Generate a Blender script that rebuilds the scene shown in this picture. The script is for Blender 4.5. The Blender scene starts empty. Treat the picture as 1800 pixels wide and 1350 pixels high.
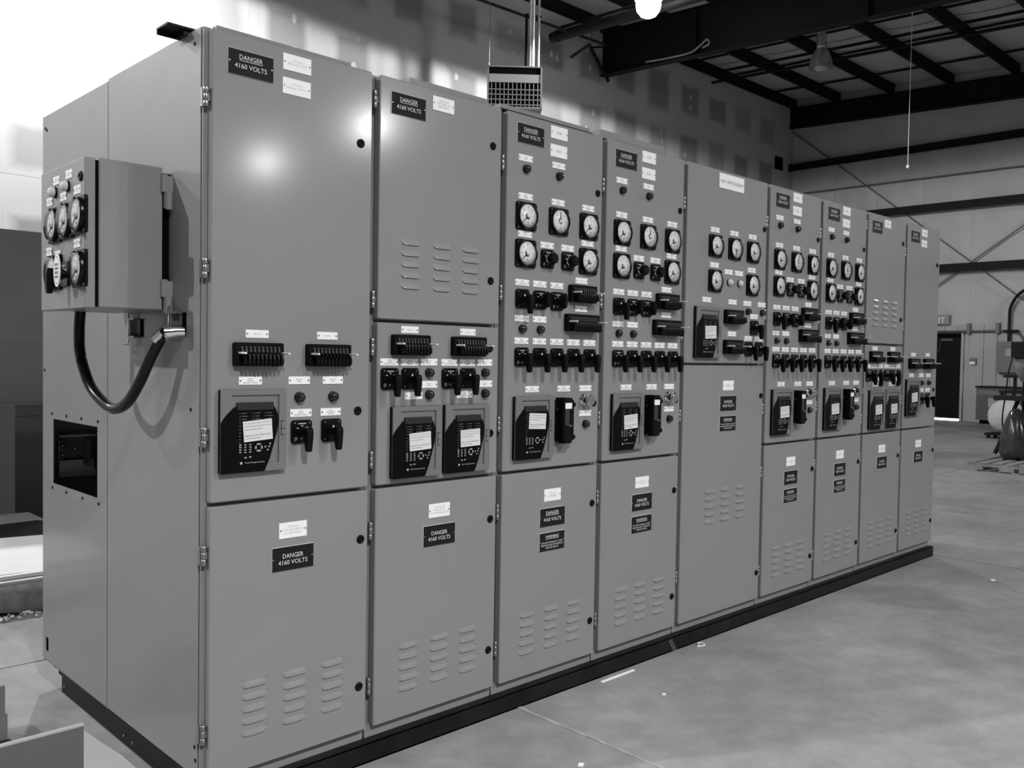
import bpy, math, random
from mathutils import Matrix, Vector
R = random.Random(7)
scene = bpy.context.scene
COL = scene.collection

# ------------------------------------------------------------------ camera, world, exposure
cam_d = bpy.data.cameras.new('camera')
cam_d.sensor_width = 36.0
cam_d.lens = 31.472
cam_d.clip_end = 200
cam = bpy.data.objects.new('camera', cam_d)
COL.objects.link(cam)
_yaw, _pitch, _roll = 0.7697, -0.0311, 0.0162
_f = Vector((math.sin(_yaw) * math.cos(_pitch), math.cos(_yaw) * math.cos(_pitch), math.sin(_pitch)))
_r = _f.cross(Vector((0, 0, 1))).normalized()
_u = _r.cross(_f)
_r2 = _r * math.cos(_roll) + _u * math.sin(_roll)
_u2 = _u * math.cos(_roll) - _r * math.sin(_roll)
_m = Matrix((_r2, _u2, -_f)).transposed().to_4x4()
_m.translation = (-1.2231, -2.5676, 1.4305)
cam.matrix_world = _m
scene.camera = cam

world = bpy.data.worlds.new('hall_world')
scene.world = world
world.use_nodes = True
world.node_tree.nodes['Background'].inputs[0].default_value = (0.5, 0.5, 0.5, 1)
world.node_tree.nodes['Background'].inputs[1].default_value = 0.02

vs = scene.view_settings
vs.view_transform = 'Standard'
vs.look = 'None'
vs.exposure = -0.34
vs.gamma = 1.0
vs.use_curve_mapping = False
try:
    scene.cycles.sample_clamp_indirect = 4.0
    scene.cycles.max_bounces = 5
    scene.cycles.diffuse_bounces = 3
    scene.cycles.glossy_bounces = 3
    scene.cycles.adaptive_threshold = 0.02
    scene.cycles.caustics_reflective = False
    scene.cycles.caustics_refractive = False
except Exception:
    pass

# lamps: (x, y, z, watts) - mouth of each high bay reflector
LAMPS = [
    ('visible',    (10.85, 6.77, 7.40), 1200),
    ('unlit',      (16.06, 6.37, 7.40), 0),
    ('front_a',    (-1.5, -6.8, 7.00), 5600),
    ('front_b',    (4.2, -6.8, 7.00), 2600),
    ('front_c',    (10.4, -14.0, 6.74), 1100),
    ('front_d',    (10.2, -18.4, 6.54), 900),
    ('side',       (-8.2, 4.2, 7.30), 3300),
    ('wall',       (3.0, 8.7, 7.30), 1400),
    ('wall_left',  (-4.2, 8.7, 7.30), 1400),  # added lamp, brightens the partition for its reflection in the end panel
    ('far',        (19.0, -4.5, 7.00), 900),  # added lamp out of view, lifts the brightness of the far wall
]

# ------------------------------------------------------------------ materials
MATS = {}
def mat(name, v, rough=0.5, metal=0.0, var=0.0, scale=6.0, bump=0.0, bscale=120.0, coat=0.0, spec=0.5, emit=0.0, detail=4.0):
    if name in MATS:
        return MATS[name]
    m = bpy.data.materials.new(name)
    m.use_nodes = True
    nt = m.node_tree
    b = nt.nodes['Principled BSDF']
    b.inputs['Base Color'].default_value = (v, v, v, 1)
    b.inputs['Roughness'].default_value = rough
    b.inputs['Metallic'].default_value = metal
    b.inputs['Specular IOR Level'].default_value = spec
    b.inputs['Coat Weight'].default_value = coat
    if emit:
        b.inputs['Emission Color'].default_value = (1, 1, 1, 1)
        b.inputs['Emission Strength'].default_value = emit
    if var or bump:
        tc = nt.nodes.new('ShaderNodeTexCoord')
        if var:
            n = nt.nodes.new('ShaderNodeTexNoise')
            n.inputs['Scale'].default_value = scale
            n.inputs['Detail'].default_value = detail
            nt.links.new(tc.outputs['Object'], n.inputs['Vector'])
            mr = nt.nodes.new('ShaderNodeMapRange')
            mr.inputs['From Min'].default_value = 0.3
            mr.inputs['From Max'].default_value = 0.7
            mr.inputs['To Min'].default_value = v * (1 - var)
            mr.inputs['To Max'].default_value = v * (1 + var)
            nt.links.new(n.outputs['Fac'], mr.inputs['Value'])
            nt.links.new(mr.outputs[0], b.inputs['Base Color'])
        if bump:
            n2 = nt.nodes.new('ShaderNodeTexNoise')
            n2.inputs['Scale'].default_value = bscale
            n2.inputs['Detail'].default_value = 2
            nt.links.new(tc.outputs['Object'], n2.inputs['Vector'])
            bp = nt.nodes.new('ShaderNodeBump')
            bp.inputs['Strength'].default_value = bump
            bp.inputs['Distance'].default_value = 0.002
            nt.links.new(n2.outputs['Fac'], bp.inputs['Height'])
            nt.links.new(bp.outputs[0], b.inputs['Normal'])
    MATS[name] = m
    return m

PAINT = mat('grey_enamel', 0.205, 0.52, var=0.02, scale=3, detail=1.0, coat=0.34, spec=0.3)
PAINT.node_tree.nodes['Principled BSDF'].inputs['Coat Roughness'].default_value = 0.13
SIDE = PAINT
BLACK = mat('black_plastic', 0.0025, 0.5, spec=0.10)
BLACKG = mat('black_gloss', 0.003, 0.25, spec=0.18)
WHITE = mat('white_laminate', 0.80, 0.45)
SIGNBLK = mat('engraved_black', 0.010, 0.55, spec=0.12)
INK = mat('grey_ink', 0.42, 0.6)
INKD = mat('dark_ink', 0.12, 0.6)
SCREW = mat('screw_grey', 0.18, 0.35, metal=0.6)
CHROME = mat('chrome', 0.75, 0.14, metal=1.0)
ZINC = mat('zinc_plate', 0.27, 0.35, metal=0.85)
STEEL = mat('black_steel', 0.0075, 0.5, var=0.5, scale=8, spec=0.15)
STRUCT = mat('dark_structural_steel', 0.0065, 0.6, var=0.25, scale=2, spec=0.15)
DIAL = mat('dial_white', 0.72, 0.5)
LENS_D = mat('lamp_lens_dark', 0.012, 0.12)
LENS_W = mat('lamp_lens_clear', 0.6, 0.1)
GREYREL = mat('relay_bezel_grey', 0.145, 0.45, spec=0.3)
RUBBER = mat('rubber', 0.003, 0.25, spec=0.3)
GALV = mat('galvanised_sheet', 0.5, 0.35, metal=0.8, var=0.2, scale=9)
DARK = mat('dark_void', 0.003, 0.9, spec=0.02)
MIDMET = mat('interior_grey', 0.13, 0.5, metal=0.3)
GREYEQ = mat('equipment_grey', 0.13, 0.5)
CARD = mat('cardboard', 0.17, 0.85, var=0.12, scale=5)
CARDD = mat('dark_board', 0.17, 0.8, var=0.08, scale=2)
FOAM = mat('white_foam', 0.85, 0.7, var=0.04, scale=6)
PLASTIC = mat('plastic_film', 0.45, 0.25, var=0.3, scale=14, bump=0.8, bscale=18)
WOOD = mat('pallet_wood', 0.22, 0.8, var=0.25, scale=7)
INSUL = mat('vinyl_insulation', 0.40, 0.6, var=0.06, scale=1.5, bump=0.5, bscale=3)
ROOFIN = mat('roof_insulation', 0.44, 0.7, var=0.06, scale=1.2, bump=0.6, bscale=2.5)
LINER = mat('liner_sheet', 0.36, 0.45)
PAPER = mat('paper', 0.36, 0.8)
BULB = mat('lamp_glow', 0.9, 0.5, emit=40)
DAY = mat('daylight_gap', 0.9, 0.5, emit=6)

def glass_mat():
    m = bpy.data.materials.new('meter_glass')
    m.use_nodes = True
    nt = m.node_tree
    for n in list(nt.nodes):
        nt.nodes.remove(n)
    out = nt.nodes.new('ShaderNodeOutputMaterial')
    mix = nt.nodes.new('ShaderNodeMixShader')
    tr = nt.nodes.new('ShaderNodeBsdfTransparent')
    gl = nt.nodes.new('ShaderNodeBsdfGlossy')
    gl.inputs['Roughness'].default_value = 0.06
    fr = nt.nodes.new('ShaderNodeFresnel')
    fr.inputs['IOR'].default_value = 1.45
    nt.links.new(fr.outputs[0], mix.inputs[0])
    nt.links.new(tr.outputs[0], mix.inputs[1])
    nt.links.new(gl.outputs[0], mix.inputs[2])
    nt.links.new(mix.outputs[0], out.inputs[0])
    return m
GLASS = glass_mat()

def concrete_mat():
    m = mat('concrete', 0.2, 0.55, spec=0.35)
    nt = m.node_tree
    b = nt.nodes['Principled BSDF']
    g = nt.nodes.new('ShaderNodeNewGeometry')
    def noise(scale, detail, rough=0.55):
        n = nt.nodes.new('ShaderNodeTexNoise')
        n.inputs['Scale'].default_value = scale
        n.inputs['Detail'].default_value = detail
        n.inputs['Roughness'].default_value = rough
        nt.links.new(g.outputs['Position'], n.inputs['Vector'])
        return n
    def rng(src, a, bb, c, d):
        mr = nt.nodes.new('ShaderNodeMapRange')
        for k, val in zip(('From Min', 'From Max', 'To Min', 'To Max'), (a, bb, c, d)):
            mr.inputs[k].default_value = val
        nt.links.new(src, mr.inputs['Value'])
        return mr.outputs[0]
    def mul(a, bb):
        mm = nt.nodes.new('ShaderNodeMath')
        mm.operation = 'MULTIPLY'
        nt.links.new(a, mm.inputs[0])
        nt.links.new(bb, mm.inputs[1])
        return mm.outputs[0]
    n1 = rng(noise(0.9, 8, 0.65).outputs['Fac'], 0.3, 0.7, 0.19, 0.305)
    n2 = rng(noise(7, 6, 0.7).outputs['Fac'], 0.3, 0.7, 0.84, 1.16)
    n3 = rng(noise(0.55, 3, 0.5).outputs['Fac'], 0.40, 0.43, 0.80, 1.0)   # old damp stains
    n4 = rng(noise(45, 2).outputs['Fac'], 0.26, 0.30, 0.7, 1.0)          # specks
    c = mul(mul(mul(n1, n2), n3), n4)
    nt.links.new(c, b.inputs['Base Color'])
    nt.links.new(rng(noise(1.3, 4).outputs['Fac'], 0.3, 0.7, 0.42, 0.68), b.inputs['Roughness'])
    return m
CONC = concrete_mat()
FILLER = mat('joint_filler', 0.33, 0.8, var=0.2, scale=12)

def drywall_mat(name, v, edge):
    """bare gypsum paper that fades into joint compound along the board's edges; screw dots stay light"""
    m = mat(name, v, 0.85)
    nt = m.node_tree
    b = nt.nodes['Principled BSDF']
    tc = nt.nodes.new('ShaderNodeTexCoord')
    sep = nt.nodes.new('ShaderNodeSeparateXYZ')
    n = nt.nodes.new('ShaderNodeTexNoise')
    n.inputs['Scale'].default_value = 1.3
    n.inputs['Detail'].default_value = 5
    g = nt.nodes.new('ShaderNodeNewGeometry')
    nt.links.new(g.outputs['Position'], n.inputs['Vector'])
    nt.links.new(tc.outputs['Generated'], sep.inputs[0])
    def edge_d(sock):
        a = nt.nodes.new('ShaderNodeMath'); a.operation = 'SUBTRACT'; a.inputs[1].default_value = 0.5
        nt.links.new(sock, a.inputs[0])
        c = nt.nodes.new('ShaderNodeMath'); c.operation = 'ABSOLUTE'
        nt.links.new(a.outputs[0], c.inputs[0])
        return c.outputs[0]
    mx = nt.nodes.new('ShaderNodeMath'); mx.operation = 'MAXIMUM'
    nt.links.new(edge_d(sep.outputs['X']), mx.inputs[0])
    nt.links.new(edge_d(sep.outputs['Z']), mx.inputs[1])
    ad = nt.nodes.new('ShaderNodeMath'); ad.operation = 'MULTIPLY_ADD'
    ad.inputs[1].default_value = 0.22
    nt.links.new(n.outputs['Fac'], ad.inputs[0])
    nt.links.new(mx.outputs[0], ad.inputs[2])
    mr = nt.nodes.new('ShaderNodeMapRange')
    mr.inputs['From Min'].default_value = 0.40
    mr.inputs['From Max'].default_value = 0.56
    mr.inputs['To Min'].default_value = v
    mr.inputs['To Max'].default_value = edge
    nt.links.new(ad.outputs[0], mr.inputs['Value'])
    nt.links.new(mr.outputs[0], b.inputs['Base Color'])
    return m
MUD = mat('joint_compound', 0.50, 0.85, var=0.06, scale=0.8)
GYP = drywall_mat('gypsum_paper', 0.27, 0.50)
GYP2 = drywall_mat('gypsum_paper_pale', 0.34, 0.50)

# ------------------------------------------------------------------ mesh helpers
class MB:
    def __init__(s):
        s.v, s.f, s.mi, s.mats, s.smooth = [], [], [], [], []
    def _m(s, m):
        if m not in s.mats:
            s.mats.append(m)
        return s.mats.index(m)
    def add(s, verts, faces, m, smooth=False):
        o = len(s.v)
        k = s._m(m)
        s.v += [tuple(q) for q in verts]
        for f in faces:
            s.f.append([o + i for i in f])
            s.mi.append(k)
            s.smooth.append(smooth)
        return s
    def box(s, x0, x1, y0, y1, z0, z1, m):
        vs = [(x0, y0, z0), (x1, y0, z0), (x1, y1, z0), (x0, y1, z0), (x0, y0, z1), (x1, y0, z1), (x1, y1, z1), (x0, y1, z1)]
        return s.add(vs, [(3, 2, 1, 0), (4, 5, 6, 7), (0, 1, 5, 4), (1, 2, 6, 5), (2, 3, 7, 6), (3, 0, 4, 7)], m)
    def rings(s, rings, m, smooth=False, cap0=True, cap1=True):
        """rings: list of closed rings with equal counts"""
        n = len(rings[0])
        vs = [q for r in rings for q in r]
        fs = []
        for k in range(len(rings) - 1):
            for i in range(n):
                j = (i + 1) % n
                fs.append((k * n + i, k * n + j, (k + 1) * n + j, (k + 1) * n + i))
        s.add(vs, fs, m, smooth)
        if cap0:
            s.add(rings[0], [tuple(range(n))[::-1]], m)
        if cap1:
            s.add(rings[-1], [tuple(range(n))], m)
        return s
    def plate(s, w, h, t, r, b, m, cx=0, cz=0, y0=0.0, seg=4):
        """rounded plate facing -y: from y0 (back) to y0-t (front), bevel b"""
        def outline(w, h, r):
            pts = []
            for sx, sz, a0 in ((1, 1, 0), (-1, 1, 90), (-1, -1, 180), (1, -1, 270)):
                for k in range(seg + 1):
                    a = math.radians(a0 + 90 * k / seg)
                    pts.append((cx + sx * (w / 2 - r) + r * math.cos(a), cz + sz * (h / 2 - r) + r * math.sin(a)))
            return pts
        o = outline(w, h, r)
        if b > 0:
            i = outline(w - 2 * b, h - 2 * b, max(r - b, r * 0.3))
            rs = [[(x, y0, z) for x, z in o], [(x, y0 - t + b, z) for x, z in o], [(x, y0 - t, z) for x, z in i]]
        else:
            rs = [[(x, y0, z) for x, z in o], [(x, y0 - t, z) for x, z in o]]
        return s.rings(rs, m)
    def lathe(s, prof, m, seg=20, axis='y', c=(0, 0, 0), smooth=True, cap0=True, cap1=True):
        """prof: (r, t) along the axis; axis y goes towards -y"""
        rs = []
        for r, t in prof:
            ring = []
            for k in range(seg):
                a = 2 * math.pi * k / seg
                p, q = r * math.cos(a), r * math.sin(a)
                if axis == 'y':
                    ring.append((c[0] + p, c[1] - t, c[2] + q))
                elif axis == 'z':
                    ring.append((c[0] + p, c[1] + q, c[2] + t))
                else:
                    ring.append((c[0] + t, c[1] + p, c[2] + q))
            rs.append(ring)
        return s.rings(rs, m, smooth, cap0, cap1)
    def tube(s, pts, r, m, seg=8, smooth=True):
        pts = [Vector(q) for q in pts]
        rs = []
        for i, q in enumerate(pts):
            d = (pts[min(i + 1, len(pts) - 1)] - pts[max(i - 1, 0)]).normalized()
            up = Vector((0, 0, 1)) if abs(d.z) < 0.95 else Vector((1, 0, 0))
            a = d.cross(up).normalized()
            b = a.cross(d)
            rad = r[i] if isinstance(r, (list, tuple)) else r
            rs.append([tuple(q + (a * math.cos(2 * math.pi * k / seg) + b * math.sin(2 * math.pi * k / seg)) * rad) for k in range(seg)])
        return s.rings(rs, m, smooth)
    def prism(s, poly, y0, y1, m):
        """poly in (x, z), from y0 back to y1 front"""
        return s.rings([[(x, y0, z) for x, z in poly], [(x, y1, z) for x, z in poly]], m)
    def quad(s, a, b, c, d, m):
        return s.add([a, b, c, d], [(0, 1, 2, 3)], m)
    def mesh(s, name):
        me = bpy.data.meshes.new(name)
        me.from_pydata(s.v, [], s.f)
        for m in s.mats:
            me.materials.append(m)
        me.polygons.foreach_set('material_index', s.mi)
        me.polygons.foreach_set('use_smooth', s.smooth)
        me.update()
        return me

def obj(name, me, parent=None, loc=(0, 0, 0), rot=None, label=None, kind=None):
    o = bpy.data.objects.new(name, me)
    COL.objects.link(o)
    if parent is not None:
        o.parent = parent
    o.location = loc
    if rot:
        o.rotation_euler = rot
    if label:
        o['label'] = label
    if kind:
        o['kind'] = kind
    return o
def tag(o, label, cat, group=None):
    o['label'] = label
    o['category'] = cat
    if group:
        o['group'] = group
    return o
def empty(name, loc, label, cat, group=None, rot=None):
    o = bpy.data.objects.new(name, None)
    COL.objects.link(o)
    o.empty_display_size = 0.1
    o.location = loc
    if rot:
        o.rotation_euler = rot
    return tag(o, label, cat, group)
def struct(name, me, parent=None, loc=(0, 0, 0), rot=None):
    return obj(name, me, parent, loc, rot, kind='structure')

def smooth_path(pts, n=8):
    """Catmull-Rom through pts"""
    P = [Vector(q) for q in pts]
    P = [P[0] * 2 - P[1]] + P + [P[-1] * 2 - P[-2]]
    out = []
    for i in range(1, len(P) - 2):
        for k in range(n):
            t = k / n
            a, b, c, d = P[i - 1], P[i], P[i + 1], P[i + 2]
            out.append(0.5 * ((2 * b) + (c - a) * t + (2 * a - 5 * b + 4 * c - d) * t * t + (3 * b - a - 3 * c + d) * t ** 3))
    out.append(P[-2])
    return out

_txt = {}
def text_geo(s):
    """outline of a line of text scaled to unit width and unit height, as (verts xy, faces)"""
    if s in _txt:
        return _txt[s]
    cu = bpy.data.curves.new('lettering_source', 'FONT')
    cu.body = s
    cu.resolution_u = 2
    o = bpy.data.objects.new('lettering_source', cu)
    COL.objects.link(o)
    dg = bpy.context.evaluated_depsgraph_get()
    me = bpy.data.meshes.new_from_object(o.evaluated_get(dg))
    vs = [(v.co.x, v.co.y) for v in me.vertices]
    fs = [tuple(p.vertices) for p in me.polygons]
    bpy.data.objects.remove(o)
    bpy.data.curves.remove(cu)
    bpy.data.meshes.remove(me)
    x0, x1 = min(v[0] for v in vs), max(v[0] for v in vs)
    y0, y1 = min(v[1] for v in vs), max(v[1] for v in vs)
    vs = [((x - x0) / (x1 - x0) - 0.5, (y - y0) / (y1 - y0) - 0.5) for x, y in vs]
    _txt[s] = (vs, fs)
    return _txt[s]
def put_text(mb, s, cx, cz, w, h, y, m, shear=0.0):
    vs, fs = text_geo(s)
    mb.add([(cx + x * w, y, cz + z * h) for x, z in vs], fs, m)

# ------------------------------------------------------------------ floor, walls, ceiling
XW, YW = 22.3, 10.4              # far wall, drywall partition
XL, YF = -13.0, -24.0            # hall continues behind the camera
def roof_z(y):
    return 8.70 + 0.045 * (y - 10.4)

floor = struct('floor', MB().box(XL, XW, YF, YW, -0.30, -0.012, FILLER).mesh('floor'))
xj = [1.32 + 4.34 * k for k in range(-4, 6)]
yj = [1.84 + 4.34 * k for k in range(-7, 3)]
xb = [XL] + [x for x in xj if XL < x < XW] + [XW]
yb = [YF] + [y for y in yj if YF < y < YW] + [YW]
for i in range(len(xb) - 1):
    for j in range(len(yb) - 1):
        g = 0.006
        x0, x1, y0, y1 = xb[i] + g, xb[i + 1] - g, yb[j] + g, yb[j + 1] - g
        obj('concrete_slab', MB().box(x0, x1, y0, y1, -0.012, 0, CONC).mesh('concrete_slab'), floor)
# squeezed-out filler standing in the joint in front of the cabinets
mbf = MB()
yy = -3.5
while yy < 1.8:
    w = 0.0065 + 0.004 * R.random()
    o = (R.random() - 0.5) * 0.006
    mbf.box(1.32 - w + o, 1.32 + w + o, yy, yy + 0.07, -0.012, 0.0015 + 0.0015 * R.random(), FILLER)
    yy += 0.065
obj('joint_filler', mbf.mesh('joint_filler'), floor)

wall_back = struct('wall_back', MB().box(XL, XW + 0.3, YW, YW + 0.25, 0, 9.2, MUD).mesh('wall_back'))
for zi in range(0, 7):
    zc = 7.13 + 0.61 + 1.22 * (zi - 5)
    if zc > 9 or zc < 0.4:
        continue
    for k in range(-3, 14):
        xc = 6.26 + 1.22 * k
        if xc > 21.9:
            continue
        w = 0.96 + R.uniform(-0.14, 0.1)
        h = 0.86 + R.uniform(-0.18, 0.12)
        if R.random() < 0.1:
            h = 1.2
        m = GYP if R.random() < 0.6 else GYP2
        zz = zc + R.uniform(-0.05, 0.05)
        xx = xc + R.uniform(-0.06, 0.06)
        if zz + h / 2 > 8.6:
            continue
        obj('gypsum_panel', MB().box(xx - w / 2, xx + w / 2, YW - 0.002, YW + 0.01, zz - h / 2, zz + h / 2, m).mesh('gypsum_panel'), wall_back)
        if R.random() < 0.5:      # dabs of compound over the screws
            for s_ in range(R.choice((1, 2))):
                zz2 = zz + R.uniform(-0.3, 0.3)
                xd = xx + R.uniform(-0.2, 0.2)
                pts = [(xd + (0.035 + 0.02 * R.random()) * math.cos(a * 0.785), zz2 + (0.06 + 0.03 * R.random()) * math.sin(a * 0.785)) for a in range(8)]
                obj('compound_dab', MB().prism(pts, YW - 0.002, YW - 0.004, MUD).mesh('compound_dab'), wall_back)
# louvre outlet box high on the partition
obj('wall_vent', MB().box(21.35, 21.75, YW - 0.03, YW + 0.02, 6.75, 7.1, DARK).mesh('wall_vent'), wall_back)

wall_far = struct('wall_far', MB().box(XW, XW + 0.25, YF, YW, 0, 9.2, LINER).mesh('wall_far'))
ys = [5.5 + 1.2 * k for k in range(-9, 5)]
for a in ys:
    y0, y1 = a, min(a + 1.195, YW - 0.01)
    if y1 <= y0:
        continue
    n = 10
    vs, fs = [], []
    for i in range(n + 1):
        t = i / n
        y = y0 + (y1 - y0) * t
        d = 0.018 * math.sin(math.pi * t) + 0.006 * math.sin(3 * math.pi * t + a)
        for z in (2.4, 8.6):
            vs.append((XW - 0.004 - d, y, z))
    for i in range(n):
        fs.append((2 * i, 2 * i + 1, 2 * i + 3, 2 * i + 2))
    obj('insulation_panel', MB().add(vs, fs, INSUL, True).mesh('insulation_panel'), wall_far)
for z in (6.87, 5.34, 3.80, 2.30 - 5):
    if z < 0:
        continue
    girt = MB()
    girt.box(XW - 0.21, XW - 0.20, YF, YW - 0.02, z - 0.10, z + 0.10, STRUCT)
    girt.box(XW - 0.21, XW - 0.03, YF, YW - 0.02, z + 0.09, z + 0.10, STRUCT)
    girt.box(XW - 0.28, XW - 0.20, YF, YW - 0.02, z - 0.10, z - 0.09, STRUCT)
    obj('girt', girt.mesh('girt'), wall_far)
ROD = mat('brace_rod', 0.10, 0.5)
for a, b in (((10.35, 7.91), (0.9, -0.2 + 0.4)), ((-1.0, 10.3 - 1.9), (8.6, 1.75)), ):
    obj('brace_rod', MB().tube([(XW - 0.12, a[0], a[1]), (XW - 0.12, b[0], b[1])], 0.018, ROD).mesh('brace_rod'), wall_far)
obj('seam_cable', MB().tube([(XW - 0.06, 10.3, 6.14), (XW - 0.06, -2, 6.10)], 0.022, ROD).mesh('seam_cable'), wall_far)
# ribbed liner sheets up to head height
for k in range(0, 26):
    y0 = 6.42 - 0.305 * (k + 1) + 3.6
    y1 = y0 + 0.302
    zt = 2.40
    z0 = 0.0
    if y1 > 5.64 and y0 < 6.66:
        z0 = 2.20
    lb = MB()
    lb.box(XW - 0.03, XW - 0.004, y0, y1, z0, zt, LINER)
    lb.box(XW - 0.055, XW - 0.03, y0 + 0.01, y0 + 0.055, z0, zt, LINER)
    obj('liner_sheet', lb.mesh('liner_sheet'), wall_far)
struct('trim_1', MB().box(XW - 0.07, XW - 0.005, 5.60, 5.655, 0, 2.2, LINER).mesh('trim_1'))
# dark personnel door with daylight under it
dm = mat('dark_door', 0.0045, 0.6, var=0.2, scale=2, spec=0.1)
door1 = struct('door_1', MB().box(XW - 0.05, XW - 0.01, 5.66, 6.62, 0.05, 2.08, dm).mesh('door_1'))
obj('door_head', MB().box(XW - 0.06, XW - 0.01, 5.66, 6.62, 2.08, 2.17, DARK).mesh('door_head'), door1)
obj('door_closer', MB().box(XW - 0.10, XW - 0.05, 5.85, 6.12, 1.99, 2.04, mat('closer_grey', 0.06, 0.5)).mesh('door_closer'), door1)
obj('closer_arm', MB().tube([(XW - 0.10, 6.12, 2.0), (XW - 0.12, 6.16, 1.75), (XW - 0.10, 6.3, 1.68)], 0.008, ROD).mesh('closer_arm'), door1)
obj('daylight_gap', MB().box(XW - 0.045, XW - 0.02, 5.66, 6.62, 0.0, 0.05, DAY).mesh('daylight_gap'), door1)

CLAD = mat('dark_cladding', 0.10, 0.7, var=0.1, scale=1)  # for the unseen walls, coloured dark to cut the light they bounce back
struct('wall_left', MB().box(XL - 0.25, XL, YF, YW, 0, 9.2, CLAD).mesh('wall_left'))
struct('wall_front', MB().box(XL, XW, YF - 0.25, YF, 0, 9.2, CLAD).mesh('wall_front'))

# roof: insulation blankets between purlins, sloping down away from the partition
def slope_box(mb, x0, x1, y0, y1, zoff0, zoff1, m):
    vs = []
    for zo in (zoff0, zoff1):
        vs += [(x0, y0, roof_z(y0) + zo), (x1, y0, roof_z(y0) + zo), (x1, y1, roof_z(y1) + zo), (x0, y1, roof_z(y1) + zo)]
    mb.add(vs, [(3, 2, 1, 0), (4, 5, 6, 7), (0, 1, 5, 4), (1, 2, 6, 5), (2, 3, 7, 6), (3, 0, 4, 7)], m)
    return mb
ceiling = struct('ceiling', slope_box(MB(), XL, XW + 0.2, YF, YW + 0.2, 0.16, 0.30, STRUCT).mesh('ceiling'))
py = [10.53 - 1.485 * k for k in range(0, 24)]
for i in range(len(py) - 1):
    y1, y0 = min(py[i], YW - 0.01), py[i + 1]
    if y0 < YF:
        break
    n = 6
    xs = [XL, 2.0, 6.0, 9.9, 13.94, 18.1, XW]
    for q in range(len(xs) - 1):
        vs, fs = [], []
        for k in range(n + 1):
            t = k / n
            y = y0 + (y1 - y0) * t
            sag = 0.05 * math.sin(math.pi * t)
            for x in (xs[q] + 0.02, xs[q + 1] - 0.02):
                vs.append((x, y, roof_z(y) + 0.12 - sag))
        for k in range(n):
            fs.append((2 * k, 2 * k + 2, 2 * k + 3, 2 * k + 1))
        obj('insulation_panel', MB().add(vs, fs, ROOFIN, True).mesh('insulation_panel'), ceiling)
    if i > 0 or True:
        yp = min(py[i], YW - 0.06)
        pm = MB()
        slope_box(pm, XL, XW, yp - 0.05, yp - 0.04, -0.15, 0.13, STRUCT)
        slope_box(pm, XL, XW, yp - 0.05, yp + 0.04, -0.15, -0.14, STRUCT)
        slope_box(pm, XL, XW, yp - 0.12, yp - 0.04, 0.12, 0.13, STRUCT)
        obj('purlin', pm.mesh('purlin'), ceiling)
# thin straps across the purlins and a sprinkler line
for x, r, zo in ((15.3, 0.03, 0.03), (15.62, 0.03, 0.03), (17.3, 0.03, 0.02), (17.75, 0.035, -0.2), (18.9, 0.03, 0.03), (19.2, 0.03, 0.03), (11.9, 0.03, 0.02), (12.2, 0.03, 0.02), (20.9, 0.03, 0.03)):
    obj('roof_strap', MB().tube([(x, 10.2, roof_z(10.2) + zo), (x, -8, roof_z(-8) + zo)], r, STRUCT).mesh('roof_strap'), ceiling)
def rafter(x, d0, name='rafter_beam', ylo=YF):
    rb = MB()
    def at(y, off):
        return roof_z(y) - 0.16 - off
    ya, yb_ = YW - 0.01, ylo
    for (xa, xc, oa, ob) in ((x - 0.006, x + 0.006, 0.0, d0), (x - 0.11, x + 0.11, d0 - 0.014, d0), (x - 0.11, x + 0.11, 0.0, 0.014)):
        vs = []
        for y in (yb_, ya):
            vs += [(xa, y, at(y, ob)), (xc, y, at(y, ob)), (xc, y, at(y, oa)), (xa, y, at(y, oa))]
        rb.add(vs, [(0, 3, 2, 1), (4, 5, 6, 7), (0, 1, 5, 4), (1, 2, 6, 5), (2, 3, 7, 6), (3, 0, 4, 7)], STRUCT)
    for y in (7.9, 4.4, 1.0, -3, -8):
        rb.box(x - 0.10, x + 0.10, y - 0.01, y + 0.01, at(y, d0), at(y, 0), STRUCT)
    return obj(name, rb.mesh(name), ceiling)
rafter(13.94, 0.95)
rafter(XW - 0.16, 0.55)
rafter(5.6, 0.95)
rafter(-2.8, 0.95)

# ------------------------------------------------------------------ high bay lamps
def lamp_meshes():
    bowl = MB().lathe([(0.07, 0.42), (0.09, 0.40), (0.16, 0.30), (0.215, 0.14), (0.235, 0.0)], GALV, 24, 'z', cap0=True, cap1=False)
    bowl.lathe([(0.225, 0.0), (0.205, 0.14), (0.15, 0.29), (0.08, 0.38)], GALV, 24, 'z', cap0=False, cap1=False)
    hous = MB().lathe([(0.09, 0.40), (0.10, 0.42), (0.10, 0.66), (0.08, 0.70), (0.02, 0.71)], GALV, 16, 'z')
    hook = MB().tube([(0, 0, 0.70), (0, 0, 0.86)], 0.012, STEEL)
    bulb = MB().lathe([(0.04, 0.22), (0.12, 0.15), (0.195, 0.02), (0.21, -0.08), (0.19, -0.18), (0.13, -0.26), (0.06, -0.295), (0.01, -0.30)], BULB, 20, 'z')  # oversized globe, its shape takes in the glow around the lit lamp
    small = MB().lathe([(0.04, 0.22), (0.10, 0.15), (0.135, 0.02), (0.125, -0.06), (0.08, -0.12), (0.02, -0.145)], BULB, 20, 'z')
    off = MB().lathe([(0.04, 0.22), (0.10, 0.15), (0.135, 0.02), (0.125, -0.02), (0.08, -0.05), (0.02, -0.06)], mat('lamp_off', 0.35, 0.2), 20, 'z')
    return [b.mesh(n) for b, n in ((bowl, 'reflector'), (hous, 'ballast_housing'), (hook, 'hanger'), (bulb, 'bulb'), (off, 'bulb_off'), (small, 'bulb'))]
LM = lamp_meshes()
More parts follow.
